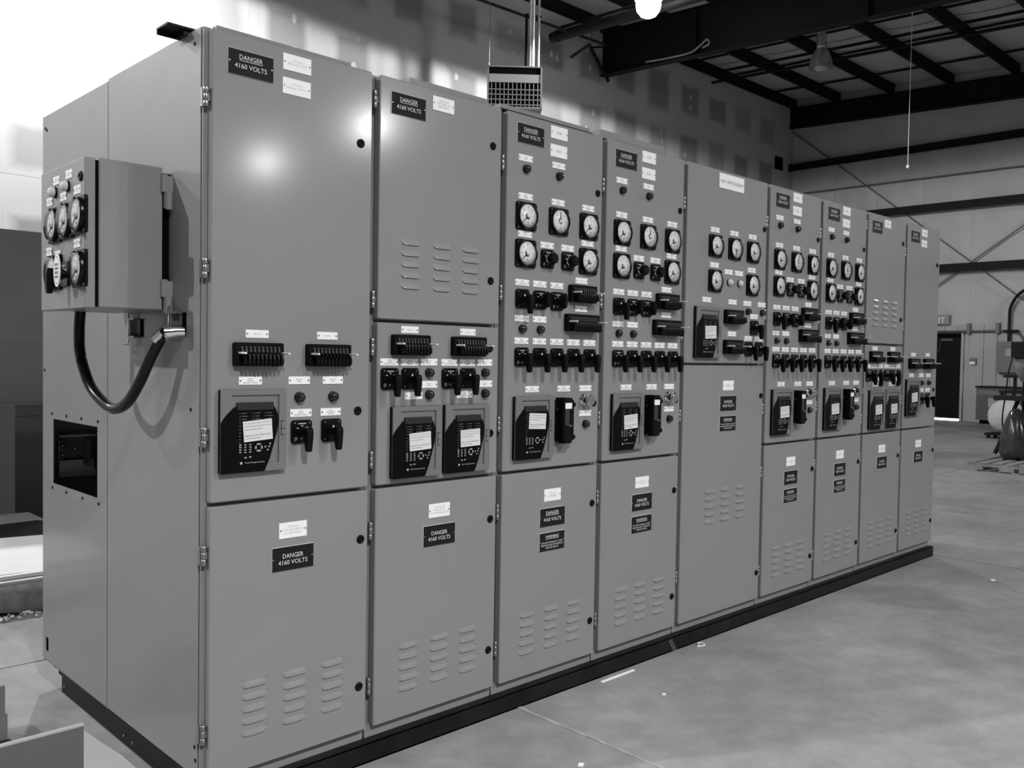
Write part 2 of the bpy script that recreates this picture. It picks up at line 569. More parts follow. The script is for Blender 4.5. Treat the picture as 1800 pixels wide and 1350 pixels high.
LAMP_LABELS = {
    'visible': 'lit high bay lamp glaring under the roof near the deep rafter',
    'unlit': 'unlit bell shaped high bay lamp hanging under the roof purlins',
    'front_a': 'high bay lamp hanging in the hall behind the photographer',
    'front_b': 'high bay lamp hanging in the hall before the fourth cabinet',
    'front_c': 'high bay lamp far out in the hall mirrored near the second door',
    'front_d': 'farthest high bay lamp in the hall mirrored in the first door',
    'side': 'high bay lamp lighting the end panel with the meter box',
    'wall': 'high bay lamp close to the partition washing it white',
    'wall_left': 'added high bay lamp beyond the end panel brightening the partition',
    'far': 'added unseen high bay lamp brightening the far wall of the hall',
}
for key, loc, watts in LAMPS:
    e = empty('high_bay_lamp', loc, LAMP_LABELS[key], 'lamp', 'high bay lamps under the roof')
    obj('reflector', LM[0], e)
    obj('ballast_housing', LM[1], e)
    obj('hanger', LM[2], e)
    obj('bulb', LM[4] if not watts else LM[3] if key == 'visible' else LM[5], e)
    if watts:
        ld = bpy.data.lights.new('lamp_light', 'SPOT')
        ld.energy = watts
        narrow = key in ('front_a', 'front_b')          # these two throw a narrower beam
        ld.spot_size = math.radians(152 if narrow else 178)
        ld.spot_blend = 1.0 if narrow else 0.08
        ld.shadow_soft_size = 0.10
        lo = bpy.data.objects.new('lamp_light', ld)
        COL.objects.link(lo)
        lo.parent = e
        lo.location = (0, 0, -0.46 if key == 'visible' else -0.26)
        ud = bpy.data.lights.new('lamp_uplight', 'SPOT')      # what leaks through the prismatic reflector
        ud.energy = watts * 0.20
        ud.spot_size = math.radians(170)
        ud.spot_blend = 0.3
        ud.shadow_soft_size = 0.12
        uo = bpy.data.objects.new('lamp_uplight', ud)
        COL.objects.link(uo)
        uo.parent = e
        uo.location = (0.22, 0.22, 0.55)
        uo.rotation_euler = (math.pi, 0, 0)
# ------------------------------------------------------------------ switchgear: shared part meshes (all face -y, origin on the door skin)
LABW, LABH = 0.078, 0.025
def nameplate_mesh(w, h, base=WHITE, screws=SCREW, name='nameplate', t=0.0022):
    mb = MB().box(-w / 2, w / 2, -t, 0, -h / 2, h / 2, WHITE)
    if base is not WHITE:
        mb.box(-w / 2 + 0.0008, w / 2 - 0.0002, -t - 0.0004, -t, -h / 2, h / 2 - 0.0008, base)
    for s in (-1, 1):
        mb.lathe([(0.0030, 0.0), (0.0026, 0.0012)], screws, 8, 'y', (s * (w / 2 - 0.0055), -t - 0.0003, 0), False, cap0=False)
    return mb.mesh(name)
NP_S = nameplate_mesh(LABW, LABH)
NP_M = nameplate_mesh(0.101, 0.051)
NP_L = nameplate_mesh(0.232, 0.075)
DANGER = nameplate_mesh(0.152, 0.077, SIGNBLK, ZINC, 'danger_sign', 0.003)
def bars_mesh(rows, m=INK, y=-0.0026):
    """print too small to read: one dash group per word"""
    mb = MB()
    n = len(rows)
    for i, words in enumerate(rows):
        z = (n - 1) / 2 * 0.0062 - i * 0.0062
        tot = sum(words) + 0.003 * (len(words) - 1)
        x = -tot / 2
        for w in words:
            k = max(1, int(w / 0.0035))
            for q in range(k):
                mb.box(x + q * w / k, x + (q + 0.72) * w / k, y, y + 0.0003, z - 0.0019, z + 0.0019, m)
            x += w + 0.003
    return mb.mesh('lettering')
BARS1 = bars_mesh([(0.012, 0.008)])
BARS2 = bars_mesh([(0.010, 0.009), (0.016,)])
BARS3 = bars_mesh([(0.014,), (0.022,), (0.026, 0.020)])
BARS3B = bars_mesh([(0.012,), (0.030,), (0.022,)])
BARS_M = bars_mesh([(0.012, 0.014), (0.014, 0.018)])
def lines_mesh(lines, m, y, under=None):
    """lines: (text, cz, width, height)"""
    mb = MB()
    for s, cz, w, h in lines:
        put_text(mb, s, 0, cz, w, h, y, m)
    if under:
        mb.box(-under[1] / 2, under[1] / 2, y, y + 0.0002, under[0] - 0.0007, under[0] + 0.0007, m)
    return mb.mesh('lettering')
ENG = mat('engraved_white', 0.62, 0.6)
T_DANGER_U = lines_mesh([('DANGER', 0.017, 0.077, 0.0145), ('4160 VOLTS', -0.010, 0.107, 0.0145)], ENG, -0.0037, (0.0065, 0.077))
T_DANGER = lines_mesh([('DANGER', 0.008, 0.075, 0.0145), ('4160 VOLTS', -0.013, 0.106, 0.0145)], ENG, -0.0037)
T_WARN = lines_mesh([('WARNING', 0.020, 0.080, 0.0125), ('DO NOT MANUALLY CLOSE', -0.004, 0.128, 0.0068), ('BREAKER RISK OF DAMAGE', -0.015, 0.130, 0.0068), ('AND/OR DEATH', -0.026, 0.078, 0.0068)], ENG, -0.0037, (0.0105, 0.080))
def m_text(*lines):
    n = len(lines)
    return lines_mesh([(s, (n - 1) / 2 * 0.0105 - i * 0.0105 + 0.001, w, 0.0068) for i, (s, w) in enumerate(lines)], INK, -0.0026)
T_VT11 = m_text(('VT-011', 0.038), ("BUS #1 VT'S", 0.066))
T_VT12 = m_text(('VT-012', 0.038), ("BUS #1 CPT'S", 0.072))
T_FD1 = m_text(('CB-002A', 0.050), ('FEEDER #1', 0.060), ('BREAKER', 0.050))
T_FD2 = m_text(('CB-002B', 0.050), ('FEEDER #2', 0.056), ('FUTURE BREAKER', 0.090))
T_SS = m_text(('CB-001', 0.038), ('STATION SERVICE', 0.082), ('#1 BREAKER', 0.062))
T_G1 = m_text(('CB-003', 0.036), ('G1 BREAKER', 0.056))
T_G2 = m_text(('CB-004', 0.036), ('G2 BREAKER', 0.056))
T_5KV = [lines_mesh([('5KV', -0.002, 0.042, 0.017)], INKD, -0.0026), lines_mesh([('SWITCHGEAR', -0.002, 0.150, 0.017)], INKD, -0.0026)]

def gauge_meshes():
    bez = MB().plate(0.114, 0.112, 0.010, 0.010, 0.002, BLACKG)
    bez.lathe([(0.055, 0.010), (0.054, 0.019), (0.052, 0.022), (0.050, 0.0185)], BLACKG, 28, 'y', cap0=False, cap1=False)
    for sx in (-1, 1):
        for sz in (-1, 1):
            bez.lathe([(0.0028, 0.010), (0.0022, 0.0115)], ZINC, 6, 'y', (sx * 0.049, 0, sz * 0.048), cap0=False)
    dial = MB().lathe([(0.0503, 0.0135), (0.0503, 0.0145)], DIAL, 28, 'y')
    marks = MB()
    for k in range(25):
        a = math.radians(225 - 270 * k / 24)
        r0, r1 = (0.040, 0.0455) if k % 4 == 0 else (0.0425, 0.0455)
        c, s = math.cos(a), math.sin(a)
        w = 0.0007
        marks.quad((r0 * c - w * s, -0.0148, r0 * s + w * c), (r0 * c + w * s, -0.0148, r0 * s - w * c), (r1 * c + w * s, -0.0148, r1 * s - w * c), (r1 * c - w * s, -0.0148, r1 * s + w * c), INKD)
        if k % 4 == 0:
            q = 0.033
            marks.box(q * c - 0.0026, q * c + 0.0026, -0.0148, -0.0146, q * s - 0.0018, q * s + 0.0018, INKD)
    marks.box(-0.007, 0.007, -0.0148, -0.0146, -0.0275, -0.0245, INKD)
    ptr = MB()
    def needle(a, r, w):
        a = math.radians(a)
        c, s = math.cos(a), math.sin(a)
        ptr.prism([(0.010 * c - w * s, 0.010 * s + w * c), (0.010 * c + w * s, 0.010 * s - w * c), (r * c + 0.0004 * s, r * s - 0.0004 * c), (r * c - 0.0004 * s, r * s + 0.0004 * c)], -0.0152, -0.0162, SIGNBLK)
    ptr_meshes = {}
    for nm, a in (('low', 222), ('up', 90), ('down', 262)):
        ptr = MB()
        needle(a, 0.045, 0.0022)
        ring = [((0.0125) * math.cos(math.radians(t)), (0.0125) * math.sin(math.radians(t))) for t in range(a - 80, a + 81, 16)]
        ring2 = [((0.0098) * math.cos(math.radians(t)), (0.0098) * math.sin(math.radians(t))) for t in range(a + 80, a - 81, -16)]
        ptr.prism(ring + ring2, -0.0152, -0.0175, SIGNBLK)  # dark arc beside the hub is a shadow, modelled with the needle
        ptr_meshes[nm] = ptr.mesh('pointer')
    hub = MB().lathe([(0.0098, 0.0145), (0.0095, 0.020), (0.006, 0.0225), (0.001, 0.023)], DIAL, 14, 'y')
    glass = MB().lathe([(0.0505, 0.0195), (0.047, 0.0255), (0.036, 0.0285), (0.018, 0.0302), (0.001, 0.0306)], GLASS, 28, 'y', cap0=False)
    return bez.mesh('gauge'), dial.mesh('dial'), marks.mesh('scale_marks'), ptr_meshes, hub.mesh('hub'), glass.mesh('glass_lens')
G_BEZ, G_DIAL, G_MARKS, G_PTR, G_HUB, G_GLASS = gauge_meshes()
def gauge(parent, x, z, ptr='low', y=0.0, rot=None, loc=None):
    g = obj('gauge', G_BEZ, parent, loc or (x, y, z), rot)
    obj('dial', G_DIAL, g, label='white round dial')
    obj('scale_marks', G_MARKS, g)
    obj('pointer', G_PTR[ptr], g)
    obj('hub', G_HUB, g)
    obj('glass_lens', G_GLASS, g, label='clear glass lens')
    return g

def switch_meshes():
    esc = MB().plate(0.075, 0.076, 0.009, 0.011, 0.0015, BLACKG)
    for sx, sz in ((-1, 1), (1, 1), (-1, -1), (1, -1)):
        esc.lathe([(0.0032, 0.009), (0.0026, 0.0105)], SCREW, 8, 'y', (sx * 0.0265, 0, sz * 0.0285), cap0=False)
    prt = MB()
    for x0, x1, z in ((-0.014, 0.014, 0.0265), (-0.020, -0.013, 0.012), (0.012, 0.024, 0.013), (-0.004, 0.004, 0.019)):
        prt.box(x0, x1, -0.0094, -0.009, z - 0.0016, z + 0.0016, INK)
    prt.lathe([(0.0065, 0.0092), (0.006, 0.0096)], mat('switch_emblem', 0.10, 0.5), 12, 'y', (-0.023, 0, -0.022), False)
    prt.box(-0.006, 0.0, -0.0095, -0.009, -0.0235, -0.0205, INK)
    tri = MB().prism([(-0.0065, 0.003), (0.0, 0.006), (0.0065, 0.003), (0.0, 0.018)], -0.016, -0.0195, WHITE)
    # pistol grip: stem and hanging blade
    pis = MB().lathe([(0.014, 0.009), (0.013, 0.014), (0.010, 0.018), (0.010, 0.040)], BLACK, 14, 'y')
    def blade(y):
        return None
    rs = []
    for z, hw, ya, yb_ in ((0.016, 0.006, -0.040, -0.054), (0.012, 0.011, -0.034, -0.058), (0.0, 0.0115, -0.033, -0.060), (-0.02, 0.0105, -0.036, -0.060), (-0.058, 0.0080, -0.042, -0.058), (-0.062, 0.006, -0.044, -0.056)):
        rs.append([(-hw, ya, z), (hw, ya, z), (hw * 1.0, yb_, z), (-hw * 1.0, yb_, z)])
    pis.rings(rs, BLACK)
    ova = MB().lathe([(0.014, 0.009), (0.013, 0.014), (0.011, 0.018), (0.011, 0.032)], BLACK, 14, 'y')
    pts = [(0.010 * math.cos(math.radians(a)), 0.031 * math.sin(math.radians(a))) for a in range(0, 360, 24)]
    ova.rings([[(x, -0.030, z) for x, z in pts], [(x * 1.15, -0.036, z * 1.05) for x, z in pts], [(x * 1.15, -0.052, z * 1.05) for x, z in pts], [(x * 0.8, -0.058, z * 0.9) for x, z in pts]], BLACK)
    kn = MB().lathe([(0.0165, 0.009), (0.0165, 0.014), (0.015, 0.015)], CHROME, 18, 'y', cap0=False)
    kn.lathe([(0.012, 0.012), (0.012, 0.026)], BLACK, 14, 'y')
    fl = [((0.0215 + 0.0022 * math.cos(math.radians(a * 8))) * math.cos(math.radians(a)), (0.0215 + 0.0022 * math.cos(math.radians(a * 8))) * math.sin(math.radians(a))) for a in range(0, 360, 9)]
    kn.rings([[(x * 0.8, -0.024, z * 0.8) for x, z in fl], [(x, -0.028, z) for x, z in fl], [(x, -0.046, z) for x, z in fl], [(x * 0.85, -0.050, z * 0.85) for x, z in fl]], BLACK)
    return esc.mesh('selector_switch'), prt.mesh('lettering'), tri.mesh('position_marker'), {'pistol': pis.mesh('pistol_handle'), 'oval': ova.mesh('oval_handle'), 'knob': kn.mesh('round_knob')}
SW_ESC, SW_PRT, SW_TRI, SW_H = switch_meshes()
def switch(parent, x, z, kind='pistol', tri=True, rot=None, loc=None, y=0.0):
    s = obj('selector_switch', SW_ESC, parent, loc or (x, y, z), rot)
    if tri:
        obj('position_marker', SW_TRI, s, label='white arrow mark')
    else:
        obj('lettering', SW_PRT, s, kind='stuff')
    obj({'pistol': 'pistol_handle', 'oval': 'oval_handle', 'knob': 'round_knob'}[kind], SW_H[kind], s)
    return s

def pilot_meshes(lens):
    ring = MB().lathe([(0.0178, 0.0), (0.0178, 0.004), (0.0165, 0.006), (0.0150, 0.006)], BLACK, 18, 'y', cap0=False)
    dome = MB().lathe([(0.0165, 0.004), (0.0165, 0.011), (0.0148, 0.0170), (0.0110, 0.0212), (0.006, 0.0236), (0.001, 0.0243)], lens, 18, 'y', cap0=False)
    return ring.mesh('pilot_light'), dome.mesh('lens')
PL_D, PL_W = pilot_meshes(LENS_D), pilot_meshes(LENS_W)
def pilot(parent, x, z, ms=None, rot=None, loc=None, y=0.0):
    ms = ms or PL_D
    p = obj('pilot_light', ms[0], parent, loc or (x, y, z), rot)
    obj('lens', ms[1], p)
    return p
LATCH = MB().lathe([(0.0150, 0.0), (0.0150, 0.003), (0.0125, 0.0055), (0.007, 0.0055), (0.006, 0.003), (0.001, 0.003)], BLACK, 18, 'y', cap0=False).mesh('latch')

def test_meshes(w, n):
    h = 0.073
    body = MB().plate(w, h, 0.022, 0.006, 0.0015, BLACK)
    con = MB()
    hooks = MB()
    blades = MB()
    x0 = -w / 2 + 0.022
    step = (w - 0.040) / (n - 1)
    for k in range(n):
        x = x0 + k * step
        con.box(x - 0.0030, x + 0.0030, -0.0250, -0.022, 0.007, 0.0175, mat('contact_jaw', 0.07, 0.4, metal=0.4))
        con.box(x - 0.0022, x + 0.0022, -0.0225, -0.022, 0.021, 0.0225, INK)
        # knife lever: flat link rising forward, with a moulded grip drooping below
        drop = R.uniform(-0.004, 0.004)
        blades.prism([(x - 0.0035, -0.010), (x + 0.0035, -0.010), (x + 0.0035, 0.004), (x - 0.0035, 0.004)], -0.022, -0.034, BLACK)
        blades.prism([(x - 0.0042, -0.034 + drop), (x + 0.0042, -0.034 + drop), (x + 0.005, -0.022 + drop), (x + 0.0035, -0.006), (x - 0.0035, -0.006), (x - 0.005, -0.022 + drop)], -0.030, -0.046, BLACK)
        if k > 0:
            hooks.box(x - 0.0006, x + 0.0006, -0.0465, -0.0345, -0.014, 0.002, SCREW)
    stud = MB().tube([(0, 0, 0), (0, -0.05, 0)], 0.0032, WHITE)
    return body.mesh('test_switch'), con.mesh('contact_row'), blades.mesh('lever_bank'), hooks.mesh('shorting_clips'), stud.mesh('stud')
TS10, TS12 = test_meshes(0.165, 10), test_meshes(0.206, 14)
def test_switch(parent, x, z, ms=None, hooks=True):
    ms = ms or TS10
    t = obj('test_switch', ms[0], parent, (x, 0, z))
    obj('contact_row', ms[1], t, kind='stuff')
    obj('lever_bank', ms[2], t, kind='stuff')
    if hooks:
        obj('shorting_clips', ms[3], t, kind='stuff')
    w = 0.165 if ms is TS10 else 0.206
    obj('stud', ms[4], t, (-w / 2 + 0.012, -0.016, 0.004), label='pale stud')
    obj('stud', ms[4], t, (w / 2 - 0.006, -0.016, 0.004), label='pale stud')
    return t

RW, RH = 0.222, 0.256
def relay_meshes():
    P = lambda u, v: (-RW / 2 + u * RW, RH / 2 - v * RH)
    case = MB().plate(RW, RH, 0.0135, 0.004, 0.0, BLACK)
    case.box(-RW / 2 + 0.002, RW / 2 - 0.002, -0.0142, -0.0135, -RH / 2 + 0.002, RH / 2 - 0.002, GREYREL)
    fr = MB()
    u0, u1, v0, v1 = 0.155, 0.880, 0.066, 0.905
    (wx0, wz1), (wx1, wz0) = P(u0, v0), P(u1, v1)
    a, b = RW / 2, RH / 2
    fr.box(-a, wx0, -0.020, -0.0135, -b, b, GREYREL)
    fr.box(wx1, a, -0.020, -0.0135, -b, b, GREYREL)
    fr.box(wx0, wx1, -0.020, -0.0135, wz1, b, GREYREL)
    fr.box(wx0, wx1, -0.020, -0.0135, -b, wz0, GREYREL)
    hx, hz = P(0.93, 0.48)
    lat = MB()
    for z in (0.022, -0.002, -0.022):
        lat.box(hx - 0.004, hx + 0.008, -0.0212, -0.020, hz + z - 0.0008, hz + z + 0.0008, BLACK)
    lat.box(hx - 0.005, hx - 0.0035, -0.0212, -0.020, hz - 0.024, hz + 0.024, BLACK)
    poly = [(0, .39), (.04, .335), (.08, .295), (.155, .235), (.23, .20), (.79, .20), (.83, .25), (.865, .33), (.868, .42), (.845, .52), (.80, .66), (.74, .83), (.655, 1.0), (0, 1)]
    face = MB().prism([P(*q) for q in poly][::-1], -0.0142, -0.0212, mat('relay_face_black', 0.002, 0.4, spec=0.08))
    (sx0, sz1), (sx1, sz0) = P(.235, .155), P(.785, .245)
    strip = MB().box(sx0, sx1, -0.0222, -0.0142, sz0, sz1, mat('relay_header', 0.022, 0.35, spec=0.2))
    led = MB()
    for i, u in enumerate((.275, .47, .66)):
        for k in range(4):
            x, z = P(u, .285 + k * .036)
            led.box(x - 0.0022, x + 0.0022, -0.0216, -0.0212, z - 0.0009, z + 0.0009, INKD)
            led.box(x + 0.006, x + 0.022 + 0.004 * ((k + i) % 2), -0.0216, -0.0212, z - 0.0009, z + 0.0009, INKD)
    for k in range(8):
        x, z = P(.275, .44 + k * .04)
        led.box(x - 0.003, x + 0.003, -0.0216, -0.0212, z - 0.001, z + 0.001, INKD)
    key = MB()
    KEY = mat('key_grey', 0.30, 0.5)
    for i in range(3):
        for k in range(4):
            x, z = P(.28 + i * .075, .665 + k * .030)
            key.box(x - 0.0035, x + 0.0035, -0.0222, -0.0212, z - 0.0017, z + 0.0017, KEY)
    for u, v, w, h in ((.56, .665, .008, .0028), (.56, .745, .008, .0028), (.515, .705, .0028, .006), (.605, .705, .0028, .006), (.66, .70, .003, .003), (.735, .665, .003, .003), (.72, .70, .003, .003), (.70, .74, .003, .003), (.36, .82, .0045, .0024), (.43, .815, .0045, .0024)):
        x, z = P(u, v)
        key.lathe([(1, 0.0212), (1, 0.0222)], KEY, 10, 'y', (0, 0, 0), False)
        n = 20
        for q in range(len(key.v) - 40, len(key.v)):
            vx, vy, vz = key.v[q]
            key.v[q] = (x + vx * w, vy, z + vz * h)
    logo = MB()
    x, z = P(.45, .885)
    put_text(logo, 'Feeder Management Relay', x + 0.012, z, 0.066, 0.0055, -0.0216, INK)
    logo.lathe([(0.0042, 0.0212), (0.0040, 0.0217)], INK, 12, 'y', (x - 0.034, 0, z), False)
    cov = MB().quad((wx0, -0.0235, wz0), (wx1, -0.0235, wz0), (wx1, -0.0235, wz1), (wx0, -0.0235, wz1), GLASS)
    st = MB().box(-0.049, 0.049, -0.0226, -0.0214, -0.032, 0.032, mat('sticker_white', 0.62, 0.5))
    for i, (s, w) in enumerate((('Do not put relay in service', .092), ('until all parameters have', .092), ('been programmed.', .062), (None, 0), ('Remove this label after', .092), ('commissioning.', .055))):
        if s:
            put_text(st, s, -0.0445 + w * 0.96 / 2, 0.0240 - i * 0.0094, w * 0.96, 0.0060, -0.0229, INKD)
    return [m.mesh(n) for m, n in ((case, 'protective_relay'), (fr, 'bezel_frame'), (lat, 'cover_catch'), (face, 'faceplate'), (strip, 'header_strip'), (led, 'indicator_rows'), (key, 'keypad'), (logo, 'lettering'), (st, 'instruction_label'), (cov, 'clear_cover'))]
RL = relay_meshes()
def relay(parent, x, z, tilt=0.0, lx=0.010, lz=0.001):
    r = obj('protective_relay', RL[0], parent, (x, 0, z))
    for i, n in ((1, 'bezel_frame'), (2, 'cover_catch'), (3, 'faceplate'), (4, 'header_strip'), (5, 'indicator_rows'), (6, 'keypad'), (7, 'lettering')):
        obj(n, RL[i], r, kind='stuff' if n in ('indicator_rows', 'keypad') else None)
    obj('instruction_label', RL[8], r, (lx, 0, lz), (0, math.radians(-tilt), 0), label='white instruction sticker')
    return r

def drawout_meshes():
    w, z0, z1, d = 0.062, -0.095, 0.095, 0.053
    b = MB().box(-w / 2, w / 2, -d, 0, z0 + 0.012, z1 - 0.010, BLACKG)
    b.box(-w / 2 + 0.004, w / 2 - 0.012, -d - 0.001, 0, z0, z1, BLACK)
    b.box(w / 2 - 0.006, w / 2 + 0.004, -d + 0.012, 0, z0 + 0.006, z1 - 0.006, BLACK)
    win = MB().box(-w / 2 + 0.006, w / 2 - 0.030, -d - 0.0022, -d, -0.020, 0.068, mat('tinted_window', 0.035, 0.15))
    lab = MB().box(-w / 2 + 0.006, w / 2 - 0.016, -d - 0.003, -d - 0.001, 0.050, 0.074, WHITE)
    nut = MB().lathe([(0.010, 0.0), (0.011, 0.006), (0.010, 0.016), (0.006, 0.019)], BLACK, 12, 'y')
    flag = MB().lathe([(0.0075, d), (0.006, d + 0.005), (0.003, d + 0.012)], ZINC, 8, 'y', (0.006, 0, -0.022))
    scr = MB().tube([(-w / 2, -0.018, 0), (-w / 2 - 0.005, -0.018, 0)], 0.0035, ZINC)
    return [m.mesh(n) for m, n in ((b, 'target_relay'), (win, 'tinted_window'), (lab, 'paper_label'), (nut, 'thumb_nut'), (flag, 'reset_lever'), (scr, 'side_screw'))]
DR = drawout_meshes()
def drawout(parent, x, z):
    d = obj('target_relay', DR[0], parent, (x, 0, z))
    obj('tinted_window', DR[1], d)
    obj('paper_label', DR[2], d, label='small white paper label')
    for zz in (0.066, -0.070):
        obj('thumb_nut', DR[3], d, (0.034, -0.036, zz))
        obj('side_screw', DR[5], d, (0, -0.0, zz - 0.02))
    obj('reset_lever', DR[4], d)
    return d
def button_meshes():
    b = MB().lathe([(0.027, 0.0), (0.027, 0.004), (0.022, 0.006), (0.020, 0.018)], CHROME, 22, 'y', cap0=False)
    n = MB().lathe([(0.015, 0.018), (0.015, 0.030)], BLACKG, 18, 'y')
    h = MB().lathe([(0.019, 0.030), (0.0235, 0.033), (0.0235, 0.045), (0.021, 0.0475)], CHROME, 22, 'y', cap0=True, cap1=False)
    h.lathe([(0.021, 0.0475), (0.001, 0.0478)], GREYEQ, 22, 'y', cap0=False)
    return b.mesh('mushroom_button'), n.mesh('button_neck'), h.mesh('button_head')
BT = button_meshes()
def button(parent, x, z):
    b = obj('mushroom_button', BT[0], parent, (x, 0, z), label='chrome mushroom push button')
    obj('button_neck', BT[1], b)
    obj('button_head', BT[2], b)
    return b

def louver_mesh():
    w, h, d = 0.088, 0.020, 0.0050
    nx, nz = 12, 5
    vs, fs = [], []
    for i in range(nx + 1):
        s = -1 + 2 * i / nx
        e = max(0.0, 1 - abs(s) ** 6) ** 0.5
        for k in range(nz + 1):
            t = k / nz
            g = math.sin(t * math.pi / 2) ** 1.2
            vs.append((s * w / 2, -d * g * e, h / 2 - h * t * (0.55 + 0.45 * e)))
    for i in range(nx):
        for k in range(nz):
            a = i * (nz + 1) + k
            fs.append((a, a + 1, a + nz + 2, a + nz + 1))
    mb = MB().add(vs, fs, PAINT, True)
    # underside of the slot, its shade put in as dark colour
    vs2, fs2 = [], []
    for i in range(nx + 1):
        x, y, z = vs[i * (nz + 1) + nz]
        vs2 += [(x, y, z), (x, 0.0, z + 0.0005)]
    for i in range(nx):
        fs2.append((2 * i, 2 * i + 1, 2 * i + 3, 2 * i + 2))
    mb.add(vs2, fs2, DARK)
    return mb.mesh('louver')
LOUV = louver_mesh()
def hinge_mesh():
    mb = MB()
    for a, b, r in ((-0.030, -0.011, 0.0085), (-0.010, 0.010, 0.0075), (0.011, 0.030, 0.0085)):
        mb.lathe([(r * 0.8, a), (r, a + 0.002), (r, b - 0.002), (r * 0.8, b)], ZINC, 10, 'z')
    mb.box(-0.009, 0.004, 0.006, 0.018, -0.028, 0.028, ZINC)
    mb.box(-0.002, 0.012, -0.002, 0.014, -0.011, 0.011, ZINC)
    return mb.mesh('hinge')
HINGE = hinge_mesh()

# ------------------------------------------------------------------ switchgear: the nine cabinets
W1, W5 = 0.6096, 0.7767
ZB, ZT = 0.115, 2.395
DEPTH = 1.525
XS = [0.0]
for i in range(9):
    XS.append(XS[-1] + (W5 if i == 4 else W1))
_doors = {}
def door(parent, w, z0, z1, louv=None, latches=(), hz=()):
    key = (round(w, 4), round(z1 - z0, 4))
    if key not in _doors:
        mb = MB().plate(w, z1 - z0, 0.030, 0.007, 0.0035, PAINT, w / 2, (z1 - z0) / 2, 0.030, 3)
        _doors[key] = mb.mesh('door')
    d = obj('door', _doors[key], parent, (0, 0, z0))
    if louv:
        for x in louv[0]:
            for z in louv[1]:
                obj('louver', LOUV, d, (x, 0, z - z0))
    for x, z in latches:
        obj('latch', LATCH, d, (x, 0, z - z0), label='black round quarter turn latch')
    for z in hz:
        obj('hinge', HINGE, d, (-0.013, 0.012, z - z0), label='bright metal hinge')
    return d
def np_s(parent, x, z, let=None):
    n = obj('nameplate', NP_S, parent, (x, 0, z), label='small white nameplate')
    obj('lettering', let or BARS3, n)
def np_m(parent, x, z, let):
    n = obj('nameplate', NP_M, parent, (x, 0, z), label='white engraved nameplate')
    obj('lettering', let or BARS_M, n)
def danger(parent, x, z, let):
    n = obj('danger_sign' if let is not T_WARN else 'warning_sign', DANGER, parent, (x, 0, z), label='black sign with white lettering')
    obj('lettering', let, n)

CAB_LABELS = [
    'nearest grey switchgear cabinet with one relay and the open end panel',
    'second grey switchgear cabinet with two relays side by side below upper louvers',
    'third grey switchgear cabinet with five dials, the larger and nearer twin of the fourth',
    'fourth grey switchgear cabinet with five dials, between its twin and the wide cabinet',
    'wide grey switchgear cabinet in mid row with the switchgear title plate',
    'sixth grey switchgear cabinet with five dials, just beyond the wide cabinet',
    'seventh grey switchgear cabinet with five dials, last of the cabinets with dials',
    'eighth grey switchgear cabinet with two relays, next to the end of the row',
    'last grey switchgear cabinet at the far end with a plain upper door',
]
LC = (0.153, 0.297, 0.440)
def lz(dz, top=0.371):
    return [top + dz - 0.0385 * k for k in range(5)]
cabs = []
for i in range(9):
    w = XS[i + 1] - XS[i]
    e = empty('switchgear_cabinet', (XS[i], 0, 0), CAB_LABELS[i], 'switchgear', 'row of switchgear cabinets')
    cabs.append(e)
    b = MB()
    x0 = -0.014 if i == 0 else 0.001 - 0.02
    x1 = w - 0.0245 if i < 8 else w - 0.012
    zb0 = 0.072
    if i == 0:
        b.box(x0, x1, 0.036, 0.78, 0.118, ZT + 0.003, PAINT)
        b.box(x0, 0.012, 0.028, 0.05, 0.118, ZT + 0.006, PAINT)
        # rear half: hollow, closed by plates
        b.box(x0, x1, 0.78, DEPTH, ZT - 0.002, ZT, PAINT)
        b.box(x0, x1, 0.78, DEPTH, zb0 + 0.04, zb0 + 0.045, MIDMET)
        b.box(x0, x1, DEPTH - 0.004, DEPTH, zb0 + 0.04, ZT, PAINT)
        b.box(x1 - 0.004, x1, 0.78, DEPTH, zb0 + 0.04, ZT, MIDMET)
    else:
        b.box(x0, x1, 0.036, DEPTH, zb0, ZT + 0.003, PAINT)
    obj('body', b.mesh('body'), e)
    obj('sill', MB().box(x0, x1 - 0.004, 0.026, 0.036, zb0, ZB + 0.004, PAINT).mesh('sill'), e)
DW = 0.578

def lower_type(c, dz, warn, text, dx=0.0, hz=(0.81, 0.26), latch_x=0.547, full=True):
    door(c, DW, ZB, 0.957, (LC, lz(dz)), ((latch_x, 0.790), (latch_x, 0.268 + dz * 0.5)), hz)
    np_m(c, 0.290 + dx, 0.852 + dz * 0.3, text)
    danger(c, 0.290 + dx, 0.760 + dz * 0.4, T_DANGER_U if (warn and text is not None and c in cabs[2:3]) else T_DANGER)
    if warn:
        danger(c, 0.290 + dx, 0.657, T_WARN)

def station_service(c, dz, t1, t2, tl):
    door(c, DW, 0.969, ZT, None, ((0.531, 2.144), (0.530, 1.235)), (2.19, 1.68, 1.17))
    danger(c, 0.124, 2.311, T_DANGER_U)
    np_m(c, 0.285, 2.352, t1)
    np_m(c, 0.284, 2.277, t2)
    np_s(c, 0.152, 1.487, BARS1); np_s(c, 0.406, 1.488, BARS1)
    test_switch(c, 0.152, 1.423); test_switch(c, 0.406, 1.423, hooks=False)
    np_s(c, 0.130, 1.341, BARS3)
    relay(c, 0.136, 1.186, 4)
    for x in (0.302, 0.429):
        np_s(c, x, 1.341, BARS2)
        pilot(c, x + 0.001, 1.286)
    np_s(c, 0.309, 1.235, BARS3); np_s(c, 0.422, 1.235, BARS3B)
    switch(c, 0.310, 1.174, 'pistol', False); switch(c, 0.423, 1.174, 'pistol', True)
    lower_type(c, dz, False, tl, -0.006)
station_service(cabs[0], 0.014, T_VT11, T_VT12, T_SS)

